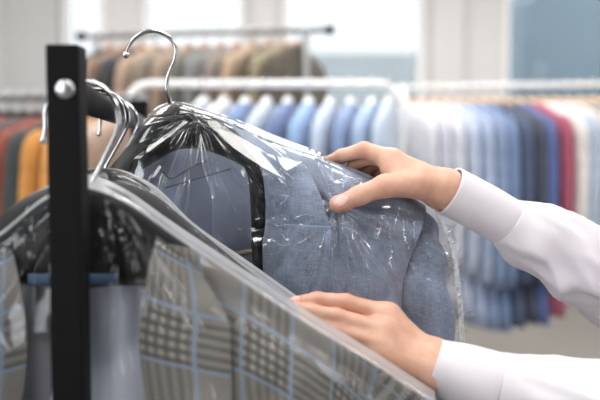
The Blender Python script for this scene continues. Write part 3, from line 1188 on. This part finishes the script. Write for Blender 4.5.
for pl, w_ in CREASES:
    n_ = max(4, int(sum(math.hypot(pl[i + 1][0] - pl[i][0], pl[i + 1][1] - pl[i][1]) for i in range(len(pl) - 1)) / 6))
    pr = []
    for k in range(n_ + 1):
        t = k / n_ * (len(pl) - 1)
        i = min(int(t), len(pl) - 2)
        f_ = t - i
        pr.append((pl[i][0] + (pl[i + 1][0] - pl[i][0]) * f_, pl[i][1] + (pl[i + 1][1] - pl[i][1]) * f_))
    b0 = len(cv)
    for k, (x, y) in enumerate(pr):
        q0, q1 = pr[max(0, k - 1)], pr[min(n_, k + 1)]
        tx, ty = q1[0] - q0[0], q1[1] - q0[1]
        l_ = math.hypot(tx, ty) + 1e-9
        nx, ny = -ty / l_, tx / l_
        e = w_ * (math.sin(PI * (k + .35) / (n_ + .7)) ** .6)
        dd = film_depth(x, y)
        sl = gr.uniform(.72, .95) + .85 * min(1, max(0, (x - 388) / 30)) * (y < 290)
        cv += [W(x - nx * e, y - ny * e, dd - .0013), W(x, y, dd - .0013 - sl * e * .0012), W(x + nx * e, y + ny * e, dd - .0013)]
    for k in range(n_):
        a = b0 + 3 * k
        cf_ += [(a, a + 3, a + 4, a + 1), (a + 1, a + 4, a + 5, a + 2)]
child_of(bag, link('film_fold', mesh_from(cv, cf_, 'film_fold', False), M['film_fold']))
panel('margin_haze', [[(436, 212, 1.012), (440, 212, 1.006)], [(443, 228, 1.008), (447, 229, 1.002)], [(451, 249, 1.012), (455, 249, 1.006)], [(456, 289, 1.015), (461, 289, 1.01)], [(460, 343, 1.015), (465, 343, 1.01)], [(462, 460, 1.015), (468, 460, 1.01)], [(462, 660, 1.015), (468, 660, 1.01)]],  # pale strip added to paint the whitish haze of the bag margin
      8, 200, M['highlight_film'], bag, lambda a, b_, s, t: .012 * (abs(nz(a * .12, b_ * .11, 71)) - .2), 0)
bk_rows = [[(x, y, 1.03) for x, y in outl]] + [[(x, y, 1.15 if 0 < j < 8 else d + .005) for j, (x, y, d) in enumerate(row)] for row in fr_rows[2:]]
panel('back_film', bk_rows, 60, 80, M['film'], bag, lambda px, py, s, t: .012 * nz(px * .03, py * .02, 15) * min(1, t * 8), 0)

# ================================================================== plaid jacket (nearest)


def hang_on_rail(d, dx, dz, tilt, yaw, label, group):
    rp = rail_pt(d)
    top = Vector((rp.x, d, rp.z + .0140))
    root = empty('clothes_hanger', tuple(top), label, 'hanger', group)
    return root, top


def rail_hook(root, d, rx=.0265, neck=.115, yaw=0, lean=0):
    rp = rail_pt(d)
    c = Vector((rp.x + .002, d, rp.z + .0140 + .0021 - rx))
    pts = [(-rx * 1.05, -rx * .55)]
    for k in range(11):
        a = R(190 - k * 21)
        pts.append((rx * math.cos(a), rx * math.sin(a)))
    pts += [(rx * .55, -rx * 1.1), (rx * .18, -rx * 1.75), (.0, -neck * .62), (.0, -neck)]
    w = [c + Vector((x * math.cos(yaw) + lean * z, x * math.sin(yaw), z)) for x, z in pts]
    return hooked('hook', w[::-1], .0023, M['chrome'], root)


def tilt_pts(pts):
    return pts


ph, top = hang_on_rail(.80, 0, 0, 0, 0, 'black broad hanger of the plaid jacket, nearest on the black rail', None)
rail_hook(ph, .80, .037, .12, R(-8))
arm_loft('shoulder_arm', [(-75, 300, .80, 12, .012), (-30, 268, .80, 24, .018), (15, 244, .80, 40, .022), (50, 236, .80, 50, .025), (85, 235, .80, 53, .026), (118, 238, .80, 48, .025), (150, 250, .80, 36, .022),
                          (190, 268, .80, 22, .018), (240, 292, .80, 14, .014), (290, 320, .80, 9, .01)], M['black_plastic'], ph)
sp = []
for k in range(9):
    x = 28 + 11.2 * k
    sp.append([(x, 274, .772), (x, 279, .771), (x, 285, .772)])
panel('blue_strip', [[r_[i] for r_ in sp] for i in range(3)], 20, 5, M['blue_strip'], ph, None, .001)

pj = empty('plaid_jacket', tuple(W(85, 190, .80)), 'grey plaid jacket with blue overcheck in a clear bag behind the black post', 'jacket')


def pdisp(px, py, s, t):
    return min(1, t * 4) * (.010 * nz(px * .012, py * .01, 21) + .004 * nz(px * .05, py * .03, 22))


pfront = [
    [(158, 222, .815), (190, 243, .81), (230, 267, .81), (280, 299, .81), (330, 335, .81), (385, 375, .82)],
    [(160, 238, .79), (192, 258, .782), (232, 281, .778), (282, 312, .778), (330, 347, .782), (380, 385, .80)],
    [(154, 265, .778), (190, 283, .768), (232, 304, .762), (282, 334, .762), (330, 366, .768), (374, 402, .79)],
    [(147, 300, .772), (186, 316, .758), (232, 336, .752), (282, 362, .752), (328, 390, .76), (368, 424, .785)],
    [(141, 345, .768), (184, 358, .752), (232, 372, .746), (282, 394, .748), (326, 420, .757), (364, 450, .785)],
    [(150, 420, .765), (190, 430, .748), (236, 440, .742), (284, 456, .745), (326, 474, .756), (362, 500, .785)],
    [(175, 700, .765), (210, 702, .748), (250, 704, .742), (290, 706, .745), (326, 708, .756), (358, 712, .785)]]
panel('front_panel', pfront, 70, 90, M['plaid'], pj, pdisp)
pleft = [[(85 - (x - 85) * 1.03, y + 8, d) for (x, y, d) in row][::-1] for row in pfront]
pleft = [[(x - max(0, (y - 300)) * 0.0, y, d) for (x, y, d) in row] for row in pleft]
panel('front_panel', pleft, 50, 60, M['plaid'], pj, pdisp)
panel('lapel', [[(157, 236, .782), (175, 250, .776), (196, 264, .770)],
                [(151, 262, .770), (178, 276, .76), (210, 288, .756)],
                [(145, 296, .764), (180, 310, .75), (228, 322, .744)],
                [(140, 345, .760), (180, 354, .745), (231, 366, .738)],
                [(148, 410, .757), (185, 416, .742), (228, 424, .735)],
                [(160, 520, .757), (180, 524, .742), (200, 530, .736)]], 30, 50, M['plaid'], pj, lambda a, b_, s, t: .004 * nz(a * .04, b_ * .03, 6), .003)
panel('lapel', [[(85 - (x - 85) * 1.03, y + 8, d) for x, y, d in row][::-1] for row in
                [[(157, 236, .782), (175, 250, .776), (196, 264, .770)],
                 [(151, 262, .770), (178, 276, .76), (210, 288, .756)],
                 [(145, 296, .764), (180, 310, .75), (228, 322, .744)],
                 [(140, 345, .760), (180, 354, .745), (231, 366, .738)],
                 [(148, 410, .757), (185, 416, .742), (228, 424, .735)],
                 [(160, 520, .757), (180, 524, .742), (200, 530, .736)]]], 30, 50, M['plaid'], pj, None, .003)
panel('lining', [[(-40, 270, .835), (20, 240, .835), (85, 232, .835), (140, 240, .835), (210, 275, .83)],
                 [(-40, 330, .84), (20, 310, .84), (85, 305, .84), (140, 310, .84), (210, 330, .835)],
                 [(-40, 400, .84), (20, 400, .84), (85, 400, .84), (140, 400, .84), (210, 400, .835)],
                 [(-40, 690, .84), (20, 690, .84), (85, 690, .84), (140, 690, .84), (210, 690, .835)]], 70, 50, M['lining_far'], pj,
      lambda a, b_, s, t: .030 * nz(a * .034, b_ * .004 + a * .006, 17) * min(1, t * 4), .001)
panel('back_panel', [[(-215, 375, .82), (-130, 320, .835), (-40, 268, .848), (20, 238, .85), (85, 230, .85), (140, 238, .85), (210, 258, .845), (290, 306, .835), (385, 376, .825)],
                     [(-205, 420, .82), (-130, 400, .86), (-40, 400, .87), (20, 400, .87), (85, 400, .87), (140, 400, .87), (210, 400, .87), (290, 400, .855), (370, 420, .82)],
                     [(-200, 700, .82), (-130, 700, .86), (-40, 700, .87), (20, 700, .87), (85, 700, .87), (140, 700, .87), (210, 700, .87), (290, 700, .855), (360, 700, .82)]], 60, 40, M['plaid'], pj)
tube('sleeve', [W(372, 380, .81), W(388, 402, .81), (W(398, 440, .81)), W(404, 520, .81), W(405, 620, .80), W(400, 760, .79)], [.012, .028, .035, .034, .031, .028], M['plaid'], pj, n=60, seg=30, disp=sl_disp, flat=1.2, uv=True)
tube('sleeve', [W(-210, 388, .81), W(-226, 410, .81), (W(-236, 450, .81)), W(-242, 520, .81), W(-243, 620, .80), W(-238, 760, .79)], [.012, .028, .035, .034, .031, .028], M['plaid'], pj, n=60, seg=30, disp=sl_disp, flat=1.2, uv=True)

KP = zigzag(40, 41)


def pfilm(px, py, s, t):
    ax, ay = px - 95, py - 165
    ra = math.hypot(ax, ay)
    d = zz(KP, math.atan2(ay, ax)) * min(ra, 130) / F * .032 * math.exp(-(ra / 260) ** 2)
    d += .008 * (abs(nz(px * .02, py * .012, 33)) - .2) * min(1, t * 6)
    return d


pb = empty('garment_bag', tuple(W(85, 178, .80)), 'clear plastic garment bag over the grey plaid jacket', 'bag')
po = [(-250, 400), (-160, 335), (-60, 268), (0, 226), (48, 188), (85, 177), (125, 192), (170, 223), (230, 263), (300, 309), (370, 352), (435, 394)]
prow = [[(x, y, .835) for x, y in po],
        [(x + (2 if x > 85 else -2), y + 5, .798) for x, y in po],
        [(x + (3 if x > 85 else -3), y + 10, .762) for x, y in po],
        [(x + (5 if x > 85 else -5), y + 36, .754) for x, y in po],
        [(-250, 440, .79), (-160, 385, .742), (-60, 330, .735), (0, 300, .735), (48, 285, .735), (85, 282, .735), (125, 285, .735), (172, 296, .733), (234, 330, .73), (304, 366, .73), (372, 405, .742), (444, 445, .80)],
        [(-250, 520, .80), (-160, 480, .742), (-60, 440, .73), (0, 420, .73), (48, 410, .73), (85, 410, .73), (125, 410, .73), (172, 415, .728), (236, 430, .722), (306, 450, .725), (376, 480, .742), (450, 510, .81)],
        [(-250, 720, .80), (-160, 720, .742), (-60, 720, .73), (0, 720, .73), (48, 720, .73), (85, 720, .73), (125, 720, .73), (172, 720, .728), (236, 720, .722), (306, 720, .725), (376, 720, .742), (450, 720, .81)]]
# the bag stops short of the post, the film is pressed back where the post stands
panel('front_film', prow, 150, 120, M['film_near'], pb, lambda px, py, s, t: pfilm(px, py, s, t) + (.012 if 30 < px < 110 else 0), 0)
panel('shoulder_highlight', [[(x, y - 3, .8355) for x, y in po], [(x, y + 4, .7960) for x, y in po], [(x + (1.5 if x > 85 else -1.5), y + 11, .7560) for x, y in po]], 140, 10, M['highlight_film'], pb,  # frosted strip painting the white highlight along the bag ridge
      lambda a, b_, s, t: .004 * nz(a * .05, b_ * .05, 61), 0)
pbr = [prow[0]] + [[(x, y, .89 if 0 < j < 11 else d + .003) for j, (x, y, d) in enumerate(row)] for row in prow[2:]]
panel('back_film', pbr, 60, 50, M['film_near'], pb, lambda px, py, s, t: .008 * nz(px * .02, py * .02, 35), 0)

# ================================================================== charcoal jacket just behind it
ch, top = hang_on_rail(.915, 0, 0, 0, 0, 'black hanger of the charcoal jacket, second on the black rail', None)
rail_hook(ch, .915, .029, .10, R(10))
off = (24, -8)
arm_loft('shoulder_arm', [(-20, 276, .915, 10, .012), (25, 238, .915, 22, .018), (60, 212, .915, 34, .022), (105, 204, .915, 36, .024), (140, 212, .915, 32, .022), (175, 236, .915, 24, .018), (225, 275, .915, 12, .012)], M['black_plastic'], ch)
cj = empty('charcoal_jacket', tuple(W(105, 185, .915)), 'charcoal jacket in clear film showing between the plaid and blue jackets', 'jacket')
cf = [[(-130, 350, .92), (-40, 280, .92), (30, 225, .925), (70, 190, .925), (110, 176, .925), (150, 192, .925), (190, 230, .92), (250, 282, .92), (310, 330, .92)],
      [(-135, 372, .90), (-40, 310, .885), (30, 262, .88), (70, 240, .88), (110, 236, .88), (150, 244, .88), (190, 268, .88), (250, 310, .885), (308, 352, .90)],
      [(-135, 690, .90), (-40, 690, .88), (30, 690, .875), (70, 690, .875), (110, 690, .875), (150, 690, .875), (190, 690, .875), (250, 690, .88), (300, 690, .90)]]
panel('front_panel', cf, 60, 50, M['charcoal'], cj, lambda a, b_, s, t: .006 * nz(a * .02, b_ * .01, 41) * min(1, t * 4))
panel('back_panel', [cf[0]] + [[(x, y, .95 if 0 < j < 8 else d) for j, (x, y, d) in enumerate(r_)] for r_ in cf[1:]], 50, 40, M['charcoal'], cj)
cb = empty('garment_bag', tuple(W(105, 168, .915)), 'clear plastic garment bag over the charcoal jacket', 'bag')
co = [(-160, 368), (-60, 284), (20, 224), (65, 184), (108, 170), (152, 186), (195, 226), (255, 268), (325, 318)]
crow = [[(x, y, .925) for x, y in co], [(x, y + 9, .888) for x, y in co], [(x, y + 50, .866) for x, y in co],
        [(x, 700, .865 if 0 < j < 8 else .9) for j, (x, y) in enumerate(co)]]
KC = zigzag(36, 51)
panel('front_film', crow, 110, 80, M['film_near'], cb, lambda px, py, s, t: zz(KC, math.atan2(py - 160, px - 108)) * min(math.hypot(px - 108, py - 160), 120) / F * .04 + .004 * nz(px * .05, py * .03, 3), 0)
panel('shoulder_highlight', [[(x, y - 2, .9255) for x, y in co], [(x, y + 4, .9130) for x, y in co], [(x, y + 9, .9020) for x, y in co]], 140, 8, M['highlight_film'], cb,  # same painted ridge highlight on the charcoal jacket's bag
      lambda a, b_, s, t: .004 * nz(a * .05, b_ * .05, 66), 0)
panel('back_film', [crow[0]] + [[(x, y, .965 if 0 < j < 8 else d + .002) for j, (x, y, d) in enumerate(r_)] for r_ in crow[1:]], 60, 40, M['film_near'], cb, None, 0)

# spare wire hangers farther along the rail
for d, yw, lab in ((.985, R(4), 'empty wire hanger on the black rail, next after the charcoal jacket'), (1.14, R(-14), 'empty wire hanger on the black rail, near its far post')):
    eh, top = hang_on_rail(d, 0, 0, 0, 0, lab, 'wire hangers on the black rail')
    rail_hook(eh, d, .028, .10, yw)
    rp = rail_pt(d)
    nb = Vector((rp.x + .002, d, rp.z + .0161 - .028 - .10))
    cy, sy = math.cos(yw), math.sin(yw)
    fr = [(0, 0), (-.08, -.035), (-.2, -.10), (-.205, -.112), (-.1, -.115), (.1, -.115), (.205, -.112), (.2, -.10), (.08, -.035), (0, 0)]
    tube('wire_frame', [nb + Vector((x * cy, x * sy, z)) for x, z in fr], .0017, M['chrome'], eh, n=90, seg=8)

# ================================================================== person
person = empty('person', (.60, .93, 0), 'person in a white shirt reaching in from the right with both hands', 'person')


def P3(px, py, d):
    return np.array(tuple(W(px, py, d)))


def chain(P, pts, rad, k=.004):
    d = None
    for i in range(len(pts) - 1):
        e = seg_d(P, pts[i], pts[i + 1], rad[i], rad[i + 1])
        d = e if d is None else smin(d, e, k)
    return d


# right hand ------------------------------------------------------
rw = P3(447, 190, .992)        # wrist
r_el = P3(622, 277, 1.045)
r_sh = np.array((.565, 1.075, 1.385))
r_f = {
    'index': ([P3(393, 160, .988), P3(364, 150, 1.002), P3(342, 156, 1.022), P3(326, 163, 1.034)], [.0118, .0098, .0084, .0072]),
    'middle': ([P3(392, 160, 1.008), P3(368, 157, 1.018), P3(354, 165, 1.028), P3(350, 178, 1.032)], [.0118, .0094, .0082, .007]),
    'ring': ([P3(394, 162, 1.026), P3(374, 161, 1.034), P3(364, 171, 1.040), P3(362, 184, 1.040)], [.011, .009, .008, .0068]),
    'pinky': ([P3(399, 166, 1.042), P3(384, 165, 1.047), P3(376, 174, 1.048), P3(374, 184, 1.046)], [.0098, .008, .007, .006])}
r_th = ([P3(418, 184, .972), P3(385, 186, .953), P3(359, 195.5, .9475), P3(338, 204, .9505)], [.0165, .0128, .0106, .0088])
tip = r_th[0][3]


def right_hand(P):
    # palm: metacarpals
    d = None
    for kf, dy in (('index', -.010), ('middle', 0), ('ring', .010), ('pinky', .018)):
        a = r_f[kf][0][0]
        b_ = rw + np.array((-.012, dy, .002))
        e = seg_d(P, a, b_, r_f[kf][1][0] * 1.1, .016)
        d = e if d is None else smin(d, e, .012)
    d = smin(d, seg_d(P, P3(420, 178, .985), P3(396, 172, .985), .016, .013), .012)
    d = smin(d, seg_d(P, rw, r_el, .0225, .032), .02)
    d = smin(d, seg_d(P, rw + np.array((0, -.009, .002)), rw + np.array((0, .011, 0)), .019, .0185), .012)
    d = smin(d, seg_d(P, r_el, r_sh, .032, .04), .02)
    # thenar and thumb
    t = chain(P, [P3(437, 187, .985)] + r_th[0], [.017] + r_th[1], .006)
    t = smin(t, ell_d(P, r_th[0][3] + np.array((.004, .0, .0)), (.0125, .0092, .0092)), .005)
    d = smin(d, t, .010)
    d = smin(d, seg_d(P, P3(397, 172, .978), P3(391, 170, .985), .010, .010), .012)   # web
    fd = None
    for kf in r_f:
        e = chain(P, *r_f[kf], .004)
        fd = e if fd is None else smin(fd, e, .0012)
    return smin(d, fd, .007)


# left hand -------------------------------------------------------
lw = P3(437, 366, .865)
l_el = P3(610, 413, .82)
l_sh = np.array((.565, .785, 1.385))
l_f = {
    'index': ([P3(388, 316, .885), P3(345, 303, .882), P3(317, 300, .876), P3(295, 303, .870)], [.0120, .0098, .0085, .0072]),
    'middle': ([P3(383, 332, .868), P3(336, 317.5, .864), P3(310, 312, .860), P3(292, 309, .858)], [.0120, .0098, .0085, .0070]),
    'ring': ([P3(382, 346, .858), P3(338, 332, .857), P3(314, 325, .856), P3(298, 320, .856)], [.0112, .0093, .008, .0068]),
    'pinky': ([P3(386, 360, .852), P3(352, 352, .851), P3(332, 345, .850), P3(318, 339, .851)], [.010, .0082, .0072, .006])}
l_th = ([P3(420, 348, .895), P3(388, 334, .905), P3(362, 322, .905), P3(340, 313, .90)], [.0155, .012, .0105, .0085])


def left_hand(P):
    d = None
    for kf, off_ in (('index', (-.008, .010, .006)), ('middle', (-.010, .003, .002)), ('ring', (-.010, -.004, -.004)), ('pinky', (-.008, -.010, -.008))):
        e = seg_d(P, l_f[kf][0][0], lw + np.array(off_), l_f[kf][1][0] * 1.12, .0165)
        d = e if d is None else smin(d, e, .012)
    d = smin(d, seg_d(P, lw, l_el, .0225, .030), .02)
    d = smin(d, seg_d(P, lw + np.array((0, .009, .006)), lw + np.array((0, -.008, -.006)), .0185, .0185), .012)
    d = smin(d, seg_d(P, l_el, l_sh, .030, .04), .02)
    d = smin(d, chain(P, *l_th, .006), .010)
    fd = None
    for kf in l_f:
        e = chain(P, *l_f[kf], .004)
        fd = e if fd is None else smin(fd, e, .0015 if kf == 'middle' else .006)
    return smin(d, fd, .011)


hc = np.array((.545, .93, 1.615))


def body(P):
    # trunk, neck, head, legs
    d = seg_d(P, (.60, .93, 1.0), (.60, .93, 1.28), .10, .10)
    d = smin(d, seg_d(P, r_sh + (0.01, -.05, -.03), l_sh + (0.01, .05, -.03), .042, .042), .05)
    d = smin(d, seg_d(P, (.60, .84, .96), (.60, 1.02, .96), .085, .085), .04)
    d = smin(d, seg_d(P, (.59, .93, 1.38), (.565, .93, 1.53), .052, .048), .03)
    d = smin(d, ell_d(P, hc + (0.02, 0, .025), (.095, .073, .105)), .02)
    d = smin(d, ell_d(P, hc + (-.02, 0, -.05), (.062, .055, .062)), .03)
    d = smin(d, seg_d(P, hc + (-.075, 0, .02), hc + (-.098, 0, -.022), .009, .013), .012)
    for s in (-1, 1):
        d = smin(d, ell_d(P, hc + (.02, s * .074, -.005), (.018, .009, .03)), .006)
        d = np.maximum(d, -ell_d(P, hc + (-.088, s * .031, .012), (.012, .016, .009)))
        d = smin(d, ell_d(P, hc + (-.074, s * .031, .012), (.013, .013, .012)), .003)
        hip, kn, an = (.60, .93 + s * .085, .92), (.585, .93 + s * .09, .50), (.61, .93 + s * .09, .09)
        d = smin(d, seg_d(P, hip, kn, .085, .058), .03)
        d = smin(d, seg_d(P, kn, an, .056, .036), .02)
        d = smin(d, seg_d(P, an, (.50, .93 + s * .1, .035), .036, .028), .02)
    d = smin(d, seg_d(P, hc + (-.083, -.018, -.062), hc + (-.083, .018, -.062), .008, .008), .008)
    d = smin(d, seg_d(P, r_el, rw + (.025, .004, -.012), .023, .021), .012)
    d = smin(d, seg_d(P, l_el, lw + (.025, 0, -.008), .023, .021), .012)
    d = smin(d, seg_d(P, r_sh, r_el, .024, .022), .015)
    d = smin(d, seg_d(P, l_sh, l_el, .024, .022), .015)
    return d


def bounds(arrs, pad):
    a = np.array(arrs)
    return a.min(0) - pad, a.max(0) + pad


allv, allf, base = [], [], 0
lo, hi = bounds([p for k in r_f for p in r_f[k][0]] + list(r_th[0]) + [rw + (.045, 0, 0)], .02)
v, f = sdf_mesh(right_hand, lo, hi, .0014)
allv.append(v); allf.append(f + base); base += len(v)
n_r = len(f)
lo, hi = bounds([p for k in l_f for p in l_f[k][0]] + list(l_th[0]) + [lw + (.045, 0, 0)], .02)
v, f = sdf_mesh(left_hand, lo, hi, .0016)
allv.append(v); allf.append(f + base); base += len(v)
v, f = sdf_mesh(body, (.14, .66, 0), (.80, 1.20, 1.78), .009)
allv.append(v); allf.append(f + base); base += len(v)
V = np.concatenate(allv)
Fc = np.concatenate(allf)
me = mesh_from(V.tolist(), Fc.tolist(), 'body')
bd = link('body', me, M['skin'])
bd.data.materials.append(M['nail'])
child_of(person, bd)
cen = V[Fc].mean(1)
# nails: oriented boxes on the tips
mi = np.zeros(len(Fc), int)


def nail(tip_, prev, up_, rx, ry, shift=.0):
    ax = (tip_ - prev) / np.linalg.norm(tip_ - prev)
    u = up_ - ax * (up_ @ ax)
    u /= np.linalg.norm(u)
    s = np.cross(ax, u)
    q = cen - (tip_ + ax * shift)
    a, b_, c = q @ ax, q @ s, q @ u
    mk = ((a / rx) ** 2 + (b_ / ry) ** 2 < 1) & (c > 0) & (np.linalg.norm(q, axis=1) < .02)
    mi[mk] = 1
    return mk, u


camv = np.array((0, 0, 1.4))
up_ = camv - tip
up_ = up_ / np.linalg.norm(up_) + np.array((0, 0, .25))
nail(r_th[0][3], r_th[0][2], up_, .0085, .0068, -.0055)
for k in l_f:
    nail(l_f[k][0][3], l_f[k][0][2], np.array((.1, -.5, .8)), .006, .005, .001)
for k in r_f:
    nail(r_f[k][0][3], r_f[k][0][2], np.array((-.5, .3, .8)), .006, .005, .001)
me.polygons.foreach_set('material_index', mi.astype(np.int32))
fl = np.zeros(len(V))
for fd_, (th_, kn) in ((r_f, (r_th, 1)), (l_f, (l_th, 1))):
    for pts_, rad_ in list(fd_.values()) + [th_]:
        for q_, w_, a_ in ((pts_[3], .012, 1.0), (pts_[2], .008, .6), (pts_[1], .010, .7), (pts_[0], .012, .35)):
            fl = np.maximum(fl, a_ * np.exp(-(np.linalg.norm(V - q_, axis=1) / (w_ * 1.25)) ** 2))
at = me.attributes.new('flush', 'FLOAT', 'POINT')
at.data.foreach_set('value', fl.astype(np.float32))
vn = np.zeros((len(V), 3))
me.vertices.foreach_get('normal', vn.ravel())
vn = np.array([tuple(v_.normal) for v_ in me.vertices])
inn = np.zeros(len(V), int)
tot = np.zeros(len(V), int)
for c_ in range(4):
    np.add.at(inn, Fc[:, c_], mi)
    np.add.at(tot, Fc[:, c_], 1)
lift = np.where(inn == tot, .0007, np.where(inn > 0, -.0006, 0))
for i_ in np.nonzero(inn)[0]:
    me.vertices[i_].co += Vector(vn[i_]) * float(lift[i_])
sm = bd.modifiers.new('smooth', 'SMOOTH')
sm.factor = .5
sm.iterations = 2

# shirt -----------------------------------------------------------
shirt_pts = [(.60, .93, .90, .175, .195), (.60, .93, 1.08, .15, .18), (.595, .93, 1.22, .15, .185), (.585, .93, 1.33, .14, .20), (.58, .93, 1.41, .11, .19), (.58, .93, 1.45, .075, .10), (.58, .93, 1.475, .062, .066)]
rs = cr(shirt_pts, 50)
verts, faces = [], []
seg = 48
for i, (x, y, z, a, b_) in enumerate(rs):
    for j in range(seg):
        th = 2 * PI * j / seg
        k = 1 + .03 * nz(math.cos(th) * 2, math.sin(th) * 2, z * 5)
        verts.append((x + a * k * math.cos(th), y + b_ * k * math.sin(th), z))
for i in range(len(rs) - 1):
    for j in range(seg):
        k = (j + 1) % seg
        faces.append((i * seg + j, i * seg + k, (i + 1) * seg + k, (i + 1) * seg + j))
shirt = link('shirt', mesh_from(verts, faces, 'shirt'), M['shirt'])
child_of(person, shirt)


def sub(o, parent):
    o.parent = parent
    o.matrix_parent_inverse = Matrix.Translation(person.location).inverted() if False else parent.matrix_parent_inverse.copy() @ Matrix()
    o.matrix_parent_inverse = Matrix()
    return o


def fold(seed, amp, axis_seed=0):
    def f(t, a, p):
        env = min(1, max(0, (t - .02) / .22))
        w = nz(p.x * 16 + 2.5 * math.sin(a + seed), p.y * 10, p.z * 16 + seed)
        w2 = abs(nz(p.x * 22 + p.z * 18, p.y * 8, p.z * 9 - p.x * 9 + seed * 2))
        return env * amp * (w * 1.1 - (w2 - .25) * 1.3)
    return f


def cuffed(pts_cuff, r_cuff, pts_sl, r_sl, seed, amp):
    c = link('cuff', tube_mesh(pts_cuff, r_cuff, seg=56, n=26, cap=False, disp=lambda t, a, p: .0012 * nz(p.x * 30, p.y * 30, p.z * 30) + (-.0009 if t > .94 else 0)), M['shirt'])
    md = c.modifiers.new('thickness', 'SOLIDIFY')
    md.thickness = .0022
    md.offset = -1
    sub(c, shirt)
    s = link('sleeve', tube_mesh(pts_sl, r_sl, seg=72, n=110, cap=False, disp=fold(seed, amp)), M['shirt'])
    md = s.modifiers.new('thickness', 'SOLIDIFY')
    md.thickness = .0015
    md.offset = -1
    sub(s, shirt)
    return c, s


c0, c1 = W(448.5, 190, .990), W(508, 222, 1.005)
cuffed([c0, c0.lerp(c1, .5), c1], [.0295, .0300, .0300], [c1 - (c1 - c0) * .03, W(530, 236, 1.01), W(562, 256, 1.022), W(605, 276, 1.04), W(645, 283, 1.06), Vector((.50, 1.09, 1.31)), Vector((.565, 1.075, 1.385))],
       [.0300, .040, .0485, .0545, .060, .064, .07], 3, .0125)
c0, c1 = W(434, 365, .862), W(497, 388, .850)
cuffed([c0, c0.lerp(c1, .5), c1], [.0280, .0340, .0370], [c1 - (c1 - c0) * .03, W(540, 398, .845), W(590, 410, .83), W(625, 414, .818), Vector((.40, .79, 1.17)), Vector((.49, .775, 1.29)), Vector((.565, .79, 1.385))],
       [.0370, .043, .050, .056, .062, .064, .07], 9, .008)
# collar
cl = [(.575 + .062 * math.cos(a), .93 + .066 * math.sin(a), 1.485 + .012 * math.cos(a)) for a in [R(200 + 16 * k) for k in range(21)]]
sub(link('collar', tube_mesh(cl, [.016] * 21, seg=12, n=50, flat=.35), M['shirt']), shirt)
# trousers, shoes, hair
for s in (-1, 1):
    tube('trouser_leg', [(.60, .93 + s * .085, .99), (.60, .93 + s * .09, .75), (.59, .93 + s * .092, .48), (.61, .93 + s * .092, .09)], [.135, .108, .085, .075], M['trousers'], person, n=40, seg=32,
         disp=lambda t, a, p: .006 * nz(p.x * 12, p.y * 12, p.z * 8))
    tube('shoe', [(.66, .93 + s * .095, .05), (.61, .93 + s * .095, .055), (.54, .93 + s * .1, .045), (.47, .93 + s * .102, .032), (.42, .93 + s * .103, .03)], [.03, .046, .043, .036, .02], M['shoe'], person, n=24, seg=20)


def hairf(P):
    d = ell_d(P, hc + (.032, 0, .03), (.103, .084, .113))
    d = smin(d, seg_d(P, hc + (.08, 0, .02), hc + (.11, 0, -.18), .06, .045), .04)
    d = np.maximum(d, -ell_d(P, hc + (-.085, 0, -.06), (.085, .10, .125)))
    return d


v, f = sdf_mesh(hairf, hc + (-.12, -.11, -.26), hc + (.2, .11, .17), .008)
child_of(person, link('hair', mesh_from(v.tolist(), f.tolist(), 'hair'), M['hair']))

# ------------------------------------------------------------------ light
w = bpy.data.worlds.new('World')
sc.world = w
w.use_nodes = True
bgn = w.node_tree.nodes['Background']
bgn.inputs[0].default_value = (.93, .965, 1, 1)
bgn.inputs[1].default_value = 7.5


def area(name, loc, size, sy, power, rot=(0, 0, 0), color=(1, 1, 1)):
    l = bpy.data.lights.new(name, 'AREA')
    l.shape = 'RECTANGLE'
    l.size = size
    l.size_y = sy
    l.energy = power
    l.color = color
    o = bpy.data.objects.new(name, l)
    COL.objects.link(o)
    o.location = loc
    o.rotation_euler = rot
    return o


for x in (-2.4, .3, 3.0):  # unseen overhead lights added for fill and highlights on the film
    for y, pw in ((-.9, 36), (1.2, 42), (3.8, 62), (6.4, 70)):
        area('ceiling_fill', (x, y, RZ - .03), 1.5, .5 if y < 1 else .75 if y < 3 else .9, pw, color=(1, .97, .94))

sc.view_settings.view_transform = 'Standard'
sc.view_settings.look = 'None'
sc.view_settings.gamma = 1
sc.view_settings.use_curve_mapping = False
sc.view_settings.exposure = 0.12
cy = sc.cycles
cy.use_denoising = True
cy.max_bounces = 8
cy.transparent_max_bounces = 24
cy.sample_clamp_indirect = 6
cy.caustics_reflective = False
cy.caustics_refractive = False
